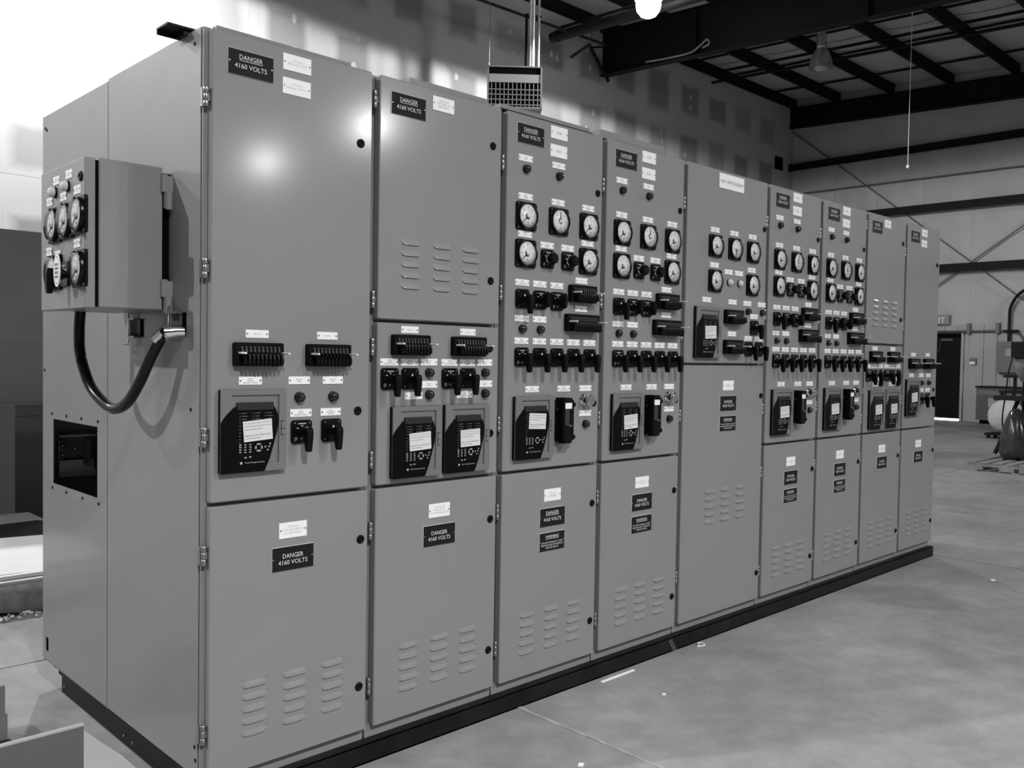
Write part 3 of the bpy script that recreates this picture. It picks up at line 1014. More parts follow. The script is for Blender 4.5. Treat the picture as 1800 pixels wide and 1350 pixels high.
def feeder(c, dz, t1, tl):
    door(c, DW, 1.553, ZT, ((0.141, 0.286, 0.428), [1.831 - 0.039 * k for k in range(5)]), ((0.532, 2.241), (0.530, 1.721)), (2.31, 1.62))
    danger(c, 0.122, 2.310, T_DANGER_U)
    np_m(c, 0.282, 2.347, t1)
    door(c, DW, 0.969, 1.541, None, ((0.532, 1.459), (0.541, 1.128)), (1.455, 1.06))
    for x in (0.140, 0.416):
        np_s(c, x, 1.519, BARS1)
        test_switch(c, x - 0.001, 1.464)
    for x0 in (0.051, 0.327):
        np_s(c, x0, 1.403, BARS3); np_s(c, x0 + 0.0895, 1.403, BARS3B); np_s(c, x0 + 0.178, 1.404, BARS2)
        switch(c, x0 + 0.0005, 1.344, 'pistol', False)
        switch(c, x0 + 0.0905, 1.344, 'pistol', True)
        pilot(c, x0 + 0.179, 1.365)
        np_s(c, x0 + 0.179, 1.322, BARS2)
        pilot(c, x0 + 0.180, 1.285)
    np_s(c, 0.161, 1.282, BARS3); np_s(c, 0.405, 1.282, BARS3)
    relay(c, 0.168, 1.117, 3); relay(c, 0.409, 1.117, 2)
    lower_type(c, dz, False, tl, -0.002)
feeder(cabs[1], 0.005, T_FD1, T_FD2)

def generator(c, text, tilt=-3, dz=0.0):
    door(c, DW, 0.969, ZT, None, ((0.547, 2.145), (0.547, 1.231)), (2.19, 1.68, 1.16))
    danger(c, 0.127, 2.321, T_DANGER_U)
    np_m(c, 0.295, 2.358, BARS_M); np_m(c, 0.294, 2.283, BARS_M)
    for x in (0.101, 0.295):
        np_s(c, x, 2.224, BARS2)
        pilot(c, x + 0.003, 2.181)
    for x, p in ((0.107, 'low'), (0.298, 'up'), (0.488, 'low')):
        np_s(c, x - 0.003, 2.072, BARS3B)
        gauge(c, x, 1.993, p)
    for x in (0.107, 0.488):
        np_s(c, x - 0.003, 1.9215, BARS2)
        gauge(c, x, 1.844)
    for x in (0.233, 0.358):
        np_s(c, x, 1.889, BARS3B)
        switch(c, x + 0.001, 1.833, 'knob', False)
    for k, x in enumerate((0.093, 0.194, 0.296)):
        np_s(c, x, 1.727, BARS3)
        switch(c, x, 1.662, 'pistol' if k == 0 else 'oval', k == 0)
    np_s(c, 0.450, 1.758, BARS1)
    test_switch(c, 0.450, 1.701)
    np_s(c, 0.451, 1.638, BARS1)
    test_switch(c, 0.449, 1.577, TS12)
    for x in (0.093, 0.197):
        np_s(c, x, 1.583, BARS2)
        pilot(c, x + 0.002, 1.541)
    for k in range(5):
        x = 0.093 + 0.104 * k
        np_s(c, x, 1.493, BARS3 if k % 2 == 0 else BARS3B)
        switch(c, x + 0.0005, 1.428, 'pistol', k > 0)
    np_s(c, 0.159, 1.297, BARS3); np_s(c, 0.350, 1.297, BARS3); np_s(c, 0.488, 1.297, BARS1)
    relay(c, 0.162, 1.141, tilt, 0.012, 0.026 if c is cabs[2] else 0.0)
    drawout(c, 0.329, 1.165)
    button(c, 0.480, 1.247)
    np_s(c, 0.489, 1.189, BARS1)
    pilot(c, 0.491, 1.142)
    lower_type(c, dz, True, text, 0.002)
generator(cabs[2], T_G1)
generator(cabs[3], T_G2, 3)
generator(cabs[5], BARS_M, 2)
generator(cabs[6], BARS_M, 3)

def tie(c):
    dw = W5 - 0.032
    door(c, dw, 1.411, ZT, None, ((0.718, 2.141),), (2.19, 1.55))
    n = obj('title_plate', NP_L, c, (0.386, 0, 2.343), label='large white title plate')
    obj('lettering', T_5KV[0], n, (-0.080, 0, 0))
    obj('lettering', T_5KV[1], n, (0.028, 0, 0))
    for x, p in ((0.245, 'low'), (0.424, 'down'), (0.603, 'low')):
        np_s(c, x - 0.004, 2.087, BARS3B)
        gauge(c, x, 2.006, p)
    for x in (0.247, 0.603):
        np_s(c, x - 0.005, 1.910, BARS2)
        gauge(c, x, 1.830)
    for x in (0.374, 0.472):
        np_s(c, x, 1.884, BARS2)
        pilot(c, x + 0.005, 1.831, PL_W)
    for x in (0.180, 0.418, 0.562, 0.707):
        np_s(c, x, 1.731, BARS2)
    for x in (0.566, 0.709):
        pilot(c, x, 1.688)
    relay(c, 0.183, 1.566, 2)
    test_switch(c, 0.421, 1.653); test_switch(c, 0.419, 1.497)
    np_s(c, 0.419, 1.565, BARS1)
    np_s(c, 0.631, 1.664, BARS2); switch(c, 0.632, 1.604, 'pistol', True)
    for x in (0.580, 0.684):
        np_s(c, x, 1.545, BARS3); switch(c, x + 0.001, 1.489, 'pistol', True)
    door(c, dw, ZB, 1.400, ((0.250, 0.394, 0.540), [0.756 - 0.039 * k for k in range(5)]), ((0.722, 1.237), (0.719, 0.262)), (1.15, 0.35))
    np_m(c, 0.396, 1.296, BARS_M)
    danger(c, 0.396, 1.204, T_DANGER)
    danger(c, 0.396, 1.099, T_WARN)
tie(cabs[4])
feeder(cabs[7], 0.0, BARS_M, BARS_M)
station_service(cabs[8], 0.0, BARS_M, BARS_M, BARS_M)

# roof covers and lifting angle
for i, (a, b_) in enumerate(((0.03, 0.535), (0.14, 0.54), (-0.02, 0.53), (-0.03, 0.46))):
    rc = MB()
    rc.box(a, b_, 0.02 if i else 0.045, 0.75, ZT + 0.004, ZT + 0.010, PAINT if i != 2 else STEEL)
    rc.box(a + 0.01, b_ - 0.012, 0.03 if i else 0.055, 0.75, ZT + 0.014, ZT + 0.030 + (0.012 if i == 3 else 0), PAINT)
    obj('roof_cover', rc.mesh('roof_cover'), cabs[i])
la = MB()
la.box(-0.085, 0.20, 0.12, 0.20, ZT + 0.018, ZT + 0.024, STEEL)
la.box(-0.085, 0.20, 0.194, 0.20, ZT + 0.004, ZT + 0.022, STEEL)
la.box(-0.03, 0.18, 0.13, 0.19, ZT + 0.002, ZT + 0.018, STEEL)
obj('lifting_angle', la.mesh('lifting_angle'), cabs[0])

# end panel of the nearest cabinet: front sheet, rear sheet with the bus opening
SX = -0.017
def sheet_with_holes(y0, y1, z0, z1, holes, x0, x1, m):
    ysn = sorted({y0, y1, *[h[0] for h in holes], *[h[1] for h in holes]})
    zsn = sorted({z0, z1, *[h[2] for h in holes], *[h[3] for h in holes]})
    mb = MB()
    for a in range(len(ysn) - 1):
        for c in range(len(zsn) - 1):
            yc, zc = (ysn[a] + ysn[a + 1]) / 2, (zsn[c] + zsn[c + 1]) / 2
            if not any(h[0] < yc < h[1] and h[2] < zc < h[3] for h in holes):
                mb.box(x0, x1, ysn[a], ysn[a + 1], zsn[c], zsn[c + 1], m)
    return mb
obj('side_panel', MB().box(SX, SX + 0.004, 0.040, 0.784, 0.118, ZT + 0.006, PAINT).mesh('side_panel'), cabs[0])
obj('panel_seam', MB().box(SX + 0.0015, SX + 0.003, 0.784, 0.792, 0.118, ZT, DARK).mesh('panel_seam'), cabs[0])
HO = (0.890, 1.390, 0.876, 1.142)
obj('side_panel', sheet_with_holes(0.792, DEPTH, 0.118, ZT, [HO, (1.452, 1.488, 0.155, 0.213)], SX + 0.001, SX + 0.004, PAINT).mesh('side_panel'), cabs[0])
bolt = MB().lathe([(0.0065, 0.0), (0.0065, -0.0015), (0.001, -0.0015)], SIGNBLK, 10, 'x', cap0=False).mesh('screw_hole')
for y, z in ((1.49, 2.345), (1.472, 2.335), (1.50, 1.34), (1.405, 1.163), (1.23, 1.163), (1.06, 1.163), (0.885, 1.163), (1.40, 0.857), (1.23, 0.857), (1.045, 0.857), (0.875, 0.857), (0.08, 2.36), (0.095, 1.25), (0.058, 0.21), (0.052, 0.17)):
    obj('screw_hole', bolt, cabs[0], (SX, y, z))
# bus compartment seen through the opening
obj('bus_support', MB().box(0.030, 0.200, 1.46, 1.485, 1.057, 1.065, mat('bus_bar', 0.6, 0.4)).mesh('bus_support'), cabs[0])
obj('mounting_plate', MB().box(0.018, 0.040, 1.44, 1.46, 0.965, 1.045, MIDMET).mesh('mounting_plate'), cabs[0])
for z in (0.985, 1.025):
    obj('bolt', MB().lathe([(0.010, 0.0), (0.009, 0.010), (0.002, 0.013)], CHROME, 10, 'y', (0.034, 1.44, z)).mesh('bolt'), cabs[0])
obj('bolt', MB().lathe([(0.008, 0.0), (0.008, 0.003), (0.002, 0.003)], CHROME, 10, 'y', (0.100, 1.48, 1.006)).mesh('bolt'), cabs[0])
for x, z in ((0.128, 0.0), (0.172, -0.022)):
    obj('bus_barrier', MB().box(x, x + 0.006, 1.40, 1.47, 0.935 + z, 1.048 + z, MIDMET).mesh('bus_barrier'), cabs[0])
obj('inner_plate', MB().box(0.036, 0.195, 1.485, 1.492, 0.884, 0.955, mat('inner_plate_grey', 0.8, 0.5)).mesh('inner_plate'), cabs[0])

# ------------------------------------------------------------------ black channel base under the row
XE = XS[9]
base = empty('base_frame', (0, 0, 0), 'long black steel channel base under the whole switchgear row', 'base')
fr = MB()
fr.box(-0.012, XE - 0.022, -0.014, -0.008, 0.0, 0.071, STEEL)
fr.box(-0.012, XE - 0.022, -0.014, 0.035, 0.066, 0.072, STEEL)
fr.box(-0.012, XE - 0.022, -0.014, 0.035, 0.0, 0.006, STEEL)
obj('front_rail', fr.mesh('front_rail'), base)
obj('end_rail', MB().box(0.014, 0.045, 0.036, 1.38, 0.0, 0.071, STEEL).mesh('end_rail'), base)
obj('end_rail', MB().box(XE - 0.06, XE - 0.022, 0.036, 1.38, 0.0, 0.071, STEEL).mesh('end_rail'), base)
obj('rear_rail', MB().box(0.10, XE - 0.06, 1.32, 1.38, 0.0, 0.071, STEEL).mesh('rear_rail'), base)
obj('end_plinth', MB().box(0.008, 0.045, 0.037, 1.40, 0.072, 0.117, STEEL).mesh('end_plinth'), cabs[0])
for y in (1.34, 0.62, 0.70):
    obj('foot_bolt', MB().lathe([(0.006, 0.0), (0.006, -0.004), (0.003, -0.005)], SCREW, 8, 'x', (0.014, y, 0.03)).mesh('foot_bolt'), base)
for y in (1.40, 1.47):
    obj('foot_bracket', MB().box(0.02, 0.10, y, y + 0.03, 0.073, 0.118, STEEL).mesh('foot_bracket'), cabs[0])
tp = MB()
for k in range(4):
    a = k * 0.022
    tp.box(2.345 + a * 0.5, 2.372 + a * 0.5, -0.0148, -0.0140, 0.060 - a * 0.75 - 0.018, 0.062 - a * 0.75, mat('tape_grey', 0.06, 0.5))
obj('tape_strip', tp.mesh('tape_strip'), base, label='pale strip of tape')
# ------------------------------------------------------------------ meter box swung out on the end panel
BX0, BX1 = -0.237, -0.045         # body along x (outwards is -x)
BY0, BY1 = 0.248, 0.648
BZ0, BZ1 = 1.557, 2.012
mbx = empty('meter_box', (0, 0, 0), 'small grey meter box with dials hung on the end panel', 'meter box')
def xplate(name, x0, x1, y0, y1, z0, z1, m, r=0.006, b=0.003):
    """rounded plate facing -x from x1 (back) to x0 (front)"""
    w, h, t = y1 - y0, z1 - z0, x1 - x0
    mb = MB().plate(w, h, t, r, b, m)
    cy, cz = (y0 + y1) / 2, (z0 + z1) / 2
    mb.v = [(x1 + vy, cy - vx, cz + vz) for vx, vy, vz in mb.v]
    return mb.mesh(name)
obj('body', xplate('body', BX0, BX1, BY0, BY1, BZ0, BZ1 - 0.004, PAINT), mbx)
obj('gasket', xplate('gasket', BX0 - 0.0125, BX0, BY0 + 0.004, BY1 - 0.004, BZ0 + 0.004, BZ1 - 0.012, DARK, 0.004, 0.0), mbx)
DX = -0.279
obj('gap_shade', MB().box(-0.046, -0.0175, BY0 + 0.012, BY1 - 0.03, BZ0 + 0.01, BZ1 - 0.02, DARK).mesh('gap_shade'), mbx)  # dark block painting the shade in the gap behind the box
obj('lid', xplate('lid', DX, BX0 - 0.012, BY0 - 0.002, BY1 + 0.002, BZ0 - 0.003, BZ1 - 0.008, PAINT), mbx)
RZ = (0, 0, math.radians(-90))
for y, z in ((0.497, 1.822), (0.384, 1.826), (0.272, 1.832), (0.272, 1.672), (0.497, 1.672)):
    gauge(mbx, 0, 0, 'low', rot=RZ, loc=(DX, y, z))
switch(mbx, 0, 0, 'pistol', False, rot=RZ, loc=(DX, 0.405, 1.662))
for y, z in ((0.389, 1.932), (0.507, 1.927)):
    pilot(mbx, 0, 0, PL_W, RZ, (DX, y, z))
for y, z in ((0.496, 1.963), (0.379, 1.968), (0.430, 1.905), (0.305, 1.912), (0.560, 1.903), (0.305, 1.751), (0.565, 1.744), (0.480, 1.728)):
    n = obj('nameplate', NP_S, mbx, (DX, y, z), (0, 0, math.radians(-90)), label='small white nameplate')
    n.scale = (0.72, 1, 1.05)
    obj('lettering', BARS2, n)
obj('latch', LATCH, mbx, (DX, 0.275, 1.948), RZ, label='black round quarter turn latch')
# round paper tag hanging between switch and dial
tg = MB().lathe([(0.040, 0.0), (0.040, 0.002)], WHITE, 24, 'y')
tg.lathe([(0.034, 0.0021), (0.032, 0.0023)], INKD, 24, 'y', cap0=False, cap1=False)
for k, z in enumerate((0.014, 0.004, -0.006, -0.016)):
    for q in range(3):
        tg.box(-0.020 + q * 0.014, -0.010 + q * 0.014, -0.0026, -0.002, z - 0.003, z + 0.003, INKD)
tag_o = obj('round_tag', tg.mesh('round_tag'), mbx, (DX - 0.045, 0.345, 1.668), RZ, label='round white printed tag')
tag_o.scale = (0.75, 1, 1.25)
# swing hinges on the front-panel side and slide-bar catches
for z0 in (1.93, 1.60):
    hm = MB()
    hm.tube([(-0.040, 0.243, z0 + 0.055), (-0.040, 0.243, z0)], 0.011, PAINT, 10)
    hm.tube([(-0.030, 0.232, z0), (-0.030, 0.232, z0 - 0.055)], 0.011, PAINT, 10)
    hm.box(-0.042, -0.016, 0.232, 0.246, z0 - 0.05, z0 + 0.05, PAINT)
    obj('swing_hinge', hm.mesh('swing_hinge'), mbx)
def catch(y, z):
    cm = MB()
    cm.tube([(-0.036, y, z + 0.052), (-0.036, y, z - 0.052), (-0.036, y + 0.004, z - 0.057), (-0.036, y + 0.045, z - 0.057)], 0.0032, CHROME, 8)
    for dz in (0.030, -0.030):
        cm.box(-0.040, -0.017, y - 0.055, y + 0.006, z + dz - 0.003, z + dz + 0.003, ZINC)
    cm.box(-0.040, -0.017, y - 0.024, y - 0.019, z - 0.03, z + 0.03, ZINC)
    cm.box(-0.0185, -0.0172, y - 0.085, y - 0.058, z - 0.030, z + 0.030, DARK)
    return cm.mesh('slide_catch')
obj('slide_catch', catch(0.215, 1.52), mbx, label='bright metal sliding catch')
obj('slide_catch', catch(0.545, 1.505), mbx, label='metal sliding catch in the shade of the box')

cable = empty('control_cable', (0, 0, 0), 'thick black cable looping from the meter box to the end panel', 'cable')
cp = [(-0.165, 0.62, 1.575), (-0.168, 0.625, 1.50), (-0.165, 0.622, 1.41), (-0.150, 0.575, 1.31), (-0.135, 0.49, 1.255), (-0.125, 0.42, 1.238), (-0.115, 0.345, 1.262), (-0.105, 0.275, 1.325), (-0.092, 0.215, 1.41), (-0.078, 0.175, 1.468), (-0.068, 0.155, 1.487)]
obj('cable_jacket', MB().tube(smooth_path(cp, 6), 0.0175, RUBBER, 14).mesh('cable_jacket'), cable)
gm = MB().tube([(-0.085, 0.190, 1.462), (-0.070, 0.165, 1.485)], 0.022, CHROME, 14)
gm.tube([(-0.070, 0.165, 1.485), (-0.040, 0.150, 1.490), (-0.019, 0.145, 1.490)], [0.024, 0.019, 0.019], CHROME, 14)
obj('cable_gland', gm.mesh('cable_gland'), cable, label='bright metal cable gland')

# ------------------------------------------------------------------ clutter left of the row
pn = MB().box(-1.35, -0.287, 0.222, 0.230, 0.0, 0.302, mat('sheet_grey', 0.09, 0.55))
pn.box(-1.35, -0.287, 0.221, 0.236, 0.300, 0.306, mat('sheet_edge', 0.35, 0.4))
tag(obj('sheet_metal_panel', pn.mesh('sheet_metal_panel')), 'flat grey sheet metal panel standing in the bottom corner of the picture', 'panel')
bx = empty('cardboard_box', (-0.62, 1.02, 0), 'open cardboard box on the floor behind the grey sheet panel', 'box')
obj('front_flap', MB().box(-0.35, 0.325, -0.01, 0.0, 0.0, 0.205, CARD).mesh('front_flap'), bx)
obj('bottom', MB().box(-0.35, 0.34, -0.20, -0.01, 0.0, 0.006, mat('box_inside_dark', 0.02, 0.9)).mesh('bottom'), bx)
obj('side_flap', MB().box(0.325, 0.333, -0.01, 0.12, 0.0, 0.10, CARD).mesh('side_flap'), bx)
sh = MB().add([(-0.10, 0.93, 0.002), (-0.055, 0.925, 0.004), (-0.045, 0.78, 0.002), (-0.03, 0.60, 0.003), (-0.03, 0.45, 0.002), (-0.06, 0.30, 0.002), (-0.35, 0.32, 0.002), (-0.30, 0.80, 0.004)], [tuple(range(8))[::-1]], PAPER)
sh.add([(x, y, z - 0.0015) for x, y, z in sh.v[:8]], [tuple(range(8))], PAPER)
tag(obj('paper_sheet', sh.mesh('paper_sheet')), 'pale paper sheet lying on the concrete beside the end rail', 'paper')

# tall dark board, low carton and wrapped white boards behind the end of the row
bd = MB().box(-1.4, 2.3, 5.0, 5.05, 0.0, 2.33, CARDD)
tag(obj('dark_board', bd.mesh('dark_board')), 'tall dark board standing upright before the bright partition', 'board')
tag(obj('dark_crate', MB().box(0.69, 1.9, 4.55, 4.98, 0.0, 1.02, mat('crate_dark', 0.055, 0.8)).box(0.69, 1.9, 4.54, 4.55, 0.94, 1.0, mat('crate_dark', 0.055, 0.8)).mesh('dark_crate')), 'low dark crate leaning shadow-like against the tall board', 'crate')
cx = empty('low_carton', (0.2, 3.95, 0), 'low brown carton with open flaps behind the white boards', 'box')
obj('carton_wall', MB().box(-0.6, 0.52, 0.0, 0.4, 0.0, 0.27, CARDD).mesh('carton_wall'), cx)
fl = MB().add([(-0.6, -0.01, 0.27), (0.50, -0.01, 0.27), (0.42, -0.14, 0.30), (-0.6, -0.16, 0.29)], [(0, 1, 2, 3)], CARD)
fl.add([(-0.6, -0.01, 0.262), (0.50, -0.01, 0.262), (0.42, -0.14, 0.292), (-0.6, -0.16, 0.282)], [(3, 2, 1, 0)], CARD)
obj('flap', fl.mesh('flap'), cx)
wp = empty('wrapped_boards', (0.25, 3.0, 0), 'stack of white foam boards wrapped in plastic at floor level', 'boards')
for k, (a, b_, c_, z) in enumerate(((-1.0, 0.75, -0.28, 0.175), (-1.0, 0.75, -0.24, 0.198), (-1.0, 0.75, -0.20, 0.218))):
    vs, fs = [], []
    n = 10
    for i in range(n + 1):
        t = i / n
        x = a + (b_ - a) * t
        zz = z + (0.02 * math.sin(4 * t + k) if k == 2 else 0)
        for y, q in ((c_, 0), (0.62, 0), (0.62, -0.02), (c_, -0.02)):
            vs.append((x, y, zz + q + (0.05 * (y > 0.5) * (k == 2) * math.sin(3 * t))))
    for i in range(n):
        for q in range(4):
            j = (q + 1) % 4
            fs.append((4 * i + q, 4 * i + j, 4 * i + 4 + j, 4 * i + 4 + q))
    fs += [(3, 2, 1, 0), (4 * n, 4 * n + 1, 4 * n + 2, 4 * n + 3)]
    obj('foam_board', MB().add(vs, fs, FOAM).mesh('foam_board'), wp)
vs, fs = [], []
n = 16
for i in range(n + 1):
    t = i / n
    x = -1.0 + 1.75 * t
    dr = 0.028 + 0.02 * math.sin(7 * t) + 0.012 * math.sin(19 * t)
    for y, z in ((-0.285, 0.156), (-0.315, 0.12), (-0.32 - 0.02 * math.sin(9 * t), 0.075 + dr * 0.3), (-0.30, dr)):
        vs.append((x, y, z))
for i in range(n):
    for q in range(3):
        fs.append((4 * i + q, 4 * i + q + 1, 4 * i + q + 5, 4 * i + q + 4))
obj('plastic_skirt', MB().add(vs, fs, PLASTIC, True).mesh('plastic_skirt'), wp, label='loose crumpled plastic film')
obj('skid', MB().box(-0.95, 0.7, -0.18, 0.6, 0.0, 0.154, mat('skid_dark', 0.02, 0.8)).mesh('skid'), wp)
cr = MB()
for k in range(70):
    x, y = 0.06 + 0.5 * R.random(), 2.56 + 0.10 * R.random()
    z = 0.005 + 0.035 * R.random() * (x / 0.5)
    s = 0.008 + 0.010 * R.random()
    a = R.random() * 6
    cr.add([(x + s * math.cos(a + q * 2.09), y + s * math.sin(a + q * 2.09) * 0.6, z + s * 0.5 * R.random()) for q in range(3)] + [(x, y, z + s)], [(0, 1, 3), (1, 2, 3), (2, 0, 3), (2, 1, 0)], FOAM)
co = obj('crumpled_film', cr.mesh('crumpled_film'), kind='stuff')
tag(co, 'crumpled scraps of clear film on the floor under the white boards', 'film')
SCRAPS = [((1.02, -0.60, 0.0), 0.016, 'square white paper scrap beside the pale floor joint'), ((1.75, -0.42, 0), 0.010, 'small white chip on open floor beyond the joint'),
          ((2.62, -1.05, 0), 0.005, 'tiny white speck in the dark stain on the floor')]
def scrap_from(u, v):
    d = _f + _r2 * ((u - 900) / 1573.59) - _u2 * ((v - 675) / 1573.59)
    t = -1.4305 / d.z
    return Vector((-1.2231, -2.5676, 1.4305)) + d * t
for (u, v, s, lab) in ((1021, 1345, 0.013, 'square white paper scrap beside the pale floor joint'), (1167, 1221, 0.010, 'white chip on open floor past the pale joint'), (1745, 1020, 0.018, 'flat pale scrap far out on the floor near the dark joint'), (1233, 1135, 0.022, 'loose loop of pale tie beside the base channel'), (150, 1330, 0.0, '')):
    if s == 0:
        continue
    p = scrap_from(u, v)
    q = MB().box(-s, s, -s * 0.7, s * 0.7, 0.0, 0.003, FOAM) if 'loop' not in lab else MB().tube(smooth_path([(-0.03, 0.02, 0.004), (0, -0.015, 0.004), (0.03, 0.0, 0.004), (0.02, 0.02, 0.006), (-0.01, 0.012, 0.004)], 4), 0.003, FOAM, 6)
    tag(obj('floor_scrap', q.mesh('floor_scrap'), None, (p.x, p.y, 0.0), (0, 0, 0.5)), lab, 'scrap')
# welding-rod like light strip lying along the channel
tag(obj('white_strip', MB().box(1.79, 2.02, -0.060, -0.048, 0.0, 0.004, FOAM).mesh('white_strip')), 'thin white strip lying on the floor along the channel base', 'strip')

# ------------------------------------------------------------------ unit heater, flue and pipes above the row
HX, HY, HZ = 9.5, 8.55, 6.02
uh = empty('unit_heater', (HX, HY, HZ), 'box shaped unit heater with louvered front hung before the partition', 'heater', rot=(0, 0, math.radians(-42)))
hb = MB()
HB = mat('heater_paint', 0.13, 0.5)
w, h, d = 0.47, 0.36, 0.62
hb.box(-w, w, 0.02, d, -h, h - 0.0, HB)
obj('casing', hb.mesh('casing'), uh)
hf = MB()
hf.box(-w, -w + 0.03, -0.02, 0.02, -h, h, HB)
hf.box(w - 0.03, w, -0.02, 0.02, -h, h, HB)
hf.box(-w, w, -0.02, 0.02, h - 0.025, h, HB)
hf.box(-w, w, -0.02, 0.02, -h, -h + 0.03, HB)
obj('front_frame', hf.mesh('front_frame'), uh)
obj('upper_void', MB().box(-w + 0.03, w - 0.03, 0.0, 0.02, h - 0.14, h - 0.025, DARK).mesh('upper_void'), uh)
obj('front_band', MB().box(-w + 0.03, w - 0.03, -0.012, 0.015, h - 0.28, h - 0.14, mat('heater_band', 0.20, 0.5)).mesh('front_band'), uh)
obj('lower_void', MB().box(-w + 0.03, w - 0.03, 0.0, 0.02, -h + 0.03, h - 0.28, DARK).mesh('lower_void'), uh)
for k in range(12):
    x = -w + 0.075 + k * 0.072
    obj('vertical_vane', MB().box(x - 0.008, x + 0.008, -0.015, 0.0, -h + 0.03, h - 0.29, HB).mesh('vertical_vane'), uh)
for k in range(4):
    z = h - 0.40 - k * 0.085
    obj('horizontal_vane', MB().box(-w + 0.03, w - 0.03, -0.018, -0.008, z - 0.008, z + 0.008, HB).mesh('horizontal_vane'), uh)
fm = MB().lathe([(0.054, h), (0.054, 2.18), (0.13, 2.20), (0.13, 2.55)], GALV, 20, 'z', (0.30, 0.30, 0))
obj('flue', fm.mesh('flue'), uh, label='shiny round flue pipe')
obj('hanger_rod', MB().tube([(0.40, 0.05, h), (0.40, 0.05, 2.45)], 0.02, mat('pipe_pale', 0.55, 0.3, metal=0.5)).mesh('hanger_rod'), uh)
obj('hanger_rod', MB().tube([(-0.44, 0.05, h), (-0.44, 0.05, 2.45)], 0.006, ZINC).mesh('hanger_rod'), uh)
gp = empty('gas_pipe', (0, 9.0, 7.5), 'thin dark gas pipe running under the roof past the heater flue', 'pipe')
obj('run', MB().tube([(-2, 0, -0.2 + 0.1), (9.1, 0, 0.0), (12.36, 0, 0.07)], 0.028, STEEL, 8).mesh('run'), gp)
obj('drop', MB().tube([(10.38, 0, 0.02), (10.30, -0.25, -0.02), (9.93, -0.28, -0.08), (9.93, -0.28, -1.15)], 0.025, STEEL, 8).mesh('drop'), gp)
obj('bracket', MB().tube([(12.05, 0.1, 0.02), (12.05, 0.6, -0.12)], 0.03, STEEL, 6).tube([(12.05, 0.05, 0.03), (12.05, 0.1, 0.6)], 0.006, STEEL, 6).mesh('bracket'), gp)
bt = empty('black_duct_tube', (11.4, 9.5, 7.57), 'fat black tube hung under the roof left of the deep rafter', 'tube')
obj('tube_body', MB().tube([(0, 0.0, 0), (0, -3.6, -0.12)], 0.10, STRUCT, 14).mesh('tube_body'), bt)
obj('tube_rail', MB().tube([(0.05, -0.1, 0.17), (0.05, -3.6, 0.06)], 0.03, STRUCT, 8).mesh('tube_rail'), bt)
obj('tube_collar', MB().tube([(0, -0.12, 0), (0, -0.18, 0)], 0.115, STRUCT, 14).mesh('tube_collar'), bt)
tag(obj('knee_brace', MB().tube([(13.3, 10.2, 8.05), (13.93, 10.2, 7.45)], 0.035, STRUCT, 8).tube([(13.32, 10.15, 8.02), (13.95, 10.15, 8.2)], 0.02, STRUCT, 6).mesh('knee_brace')), 'slanted dark brace below the deep rafter at the partition', 'brace')
cc = smooth_path([(13.82, 9.1, 7.60), (13.80, 8.6, 7.55), (13.80, 8.0, 7.53), (13.80, 7.75, 7.62), (13.80, 7.6, 7.70), (13.80, 7.55, 7.60), (13.80, 7.7, 7.56)], 5)
tag(obj('loose_cable', MB().tube(cc, 0.018, mat('cable_pale', 0.25, 0.6), 6).mesh('loose_cable')), 'pale loose cable coiled on the deep rafter flange', 'cable')
tag(obj('pull_cord', MB().tube([(16.9, 4.9, 8.50), (16.9, 4.9, 5.35)], 0.006, FOAM, 5).lathe([(0.005, 0.0), (0.03, 0.01), (0.03, 0.06), (0.005, 0.07)], FOAM, 8, 'z', (16.9, 4.9, 5.30)).mesh('pull_cord')), 'thin white pull cord hanging before the far wall', 'cord')
tag(obj('sprinkler_branch', MB().tube([(17.75, 10.1, 8.25), (17.75, -6, 7.5)], 0.035, STRUCT, 8).mesh('sprinkler_branch')), 'dark sprinkler pipe slung under the purlins by the unlit lamp', 'pipe')

# ------------------------------------------------------------------ equipment along the far wall
ep = empty('electrical_panel', (XW - 0.03, 4.56, 1.6), 'grey electrical panel mounted on the far wall above the workbench', 'panel')
obj('enclosure', MB().box(-0.20, 0, -0.30, 0.24, -0.37, 0.37, GREYEQ).mesh('enclosure'), ep)
obj('paper_notice', MB().box(-0.203, -0.20, -0.16, 0.03, 0.02, 0.2, mat('notice_grey', 0.34, 0.7)).mesh('paper_notice'), ep)
hp = smooth_path([(-0.1, 0.0, 0.37), (-0.1, 0.0, 0.9), (-0.12, -0.03, 1.2), (-0.16, -0.22, 1.5), (-0.2, -0.6, 1.68), (-0.2, -1.2, 1.72)], 5)
obj('black_hose', MB().tube(hp, 0.035, RUBBER, 10).mesh('black_hose'), ep)
obj('clamp', MB().box(-0.18, -0.03, -0.2, 0.1, 0.60, 0.65, STRUCT).mesh('clamp'), ep)
cdp = empty('conduit_run', (XW - 0.09, 0, 2.22), 'thin metal conduit along the top of the liner over the door', 'conduit')
obj('conduit', MB().tube(smooth_path([(0, 7.5, 0), (0, 6.0, 0), (0, 4.75, 0), (-0.02, 4.45, -0.02), (-0.04, 4.26, -0.18), (-0.05, 4.22, -0.45)], 4), 0.028, mat('conduit_dark', 0.10, 0.4, metal=0.5), 8).mesh('conduit'), cdp)
for y in (5.48, 4.82):
    obj('conduit_strap', MB().box(-0.04, 0.05, y - 0.04, y + 0.04, -0.06, 0.20, GREYEQ).mesh('conduit_strap'), cdp)
tm = empty('thermostat', (XW - 0.06, 5.37, 1.49), 'small pale thermostat on the far wall right of the dark door', 'thermostat')
obj('thermostat_base', MB().box(-0.02, 0, -0.075, 0.075, -0.08, 0.08, GREYEQ).mesh('thermostat_base'), tm)
obj('thermostat_cover', MB().box(-0.05, -0.02, -0.06, 0.06, -0.08, -0.01, WHITE).mesh('thermostat_cover'), tm)
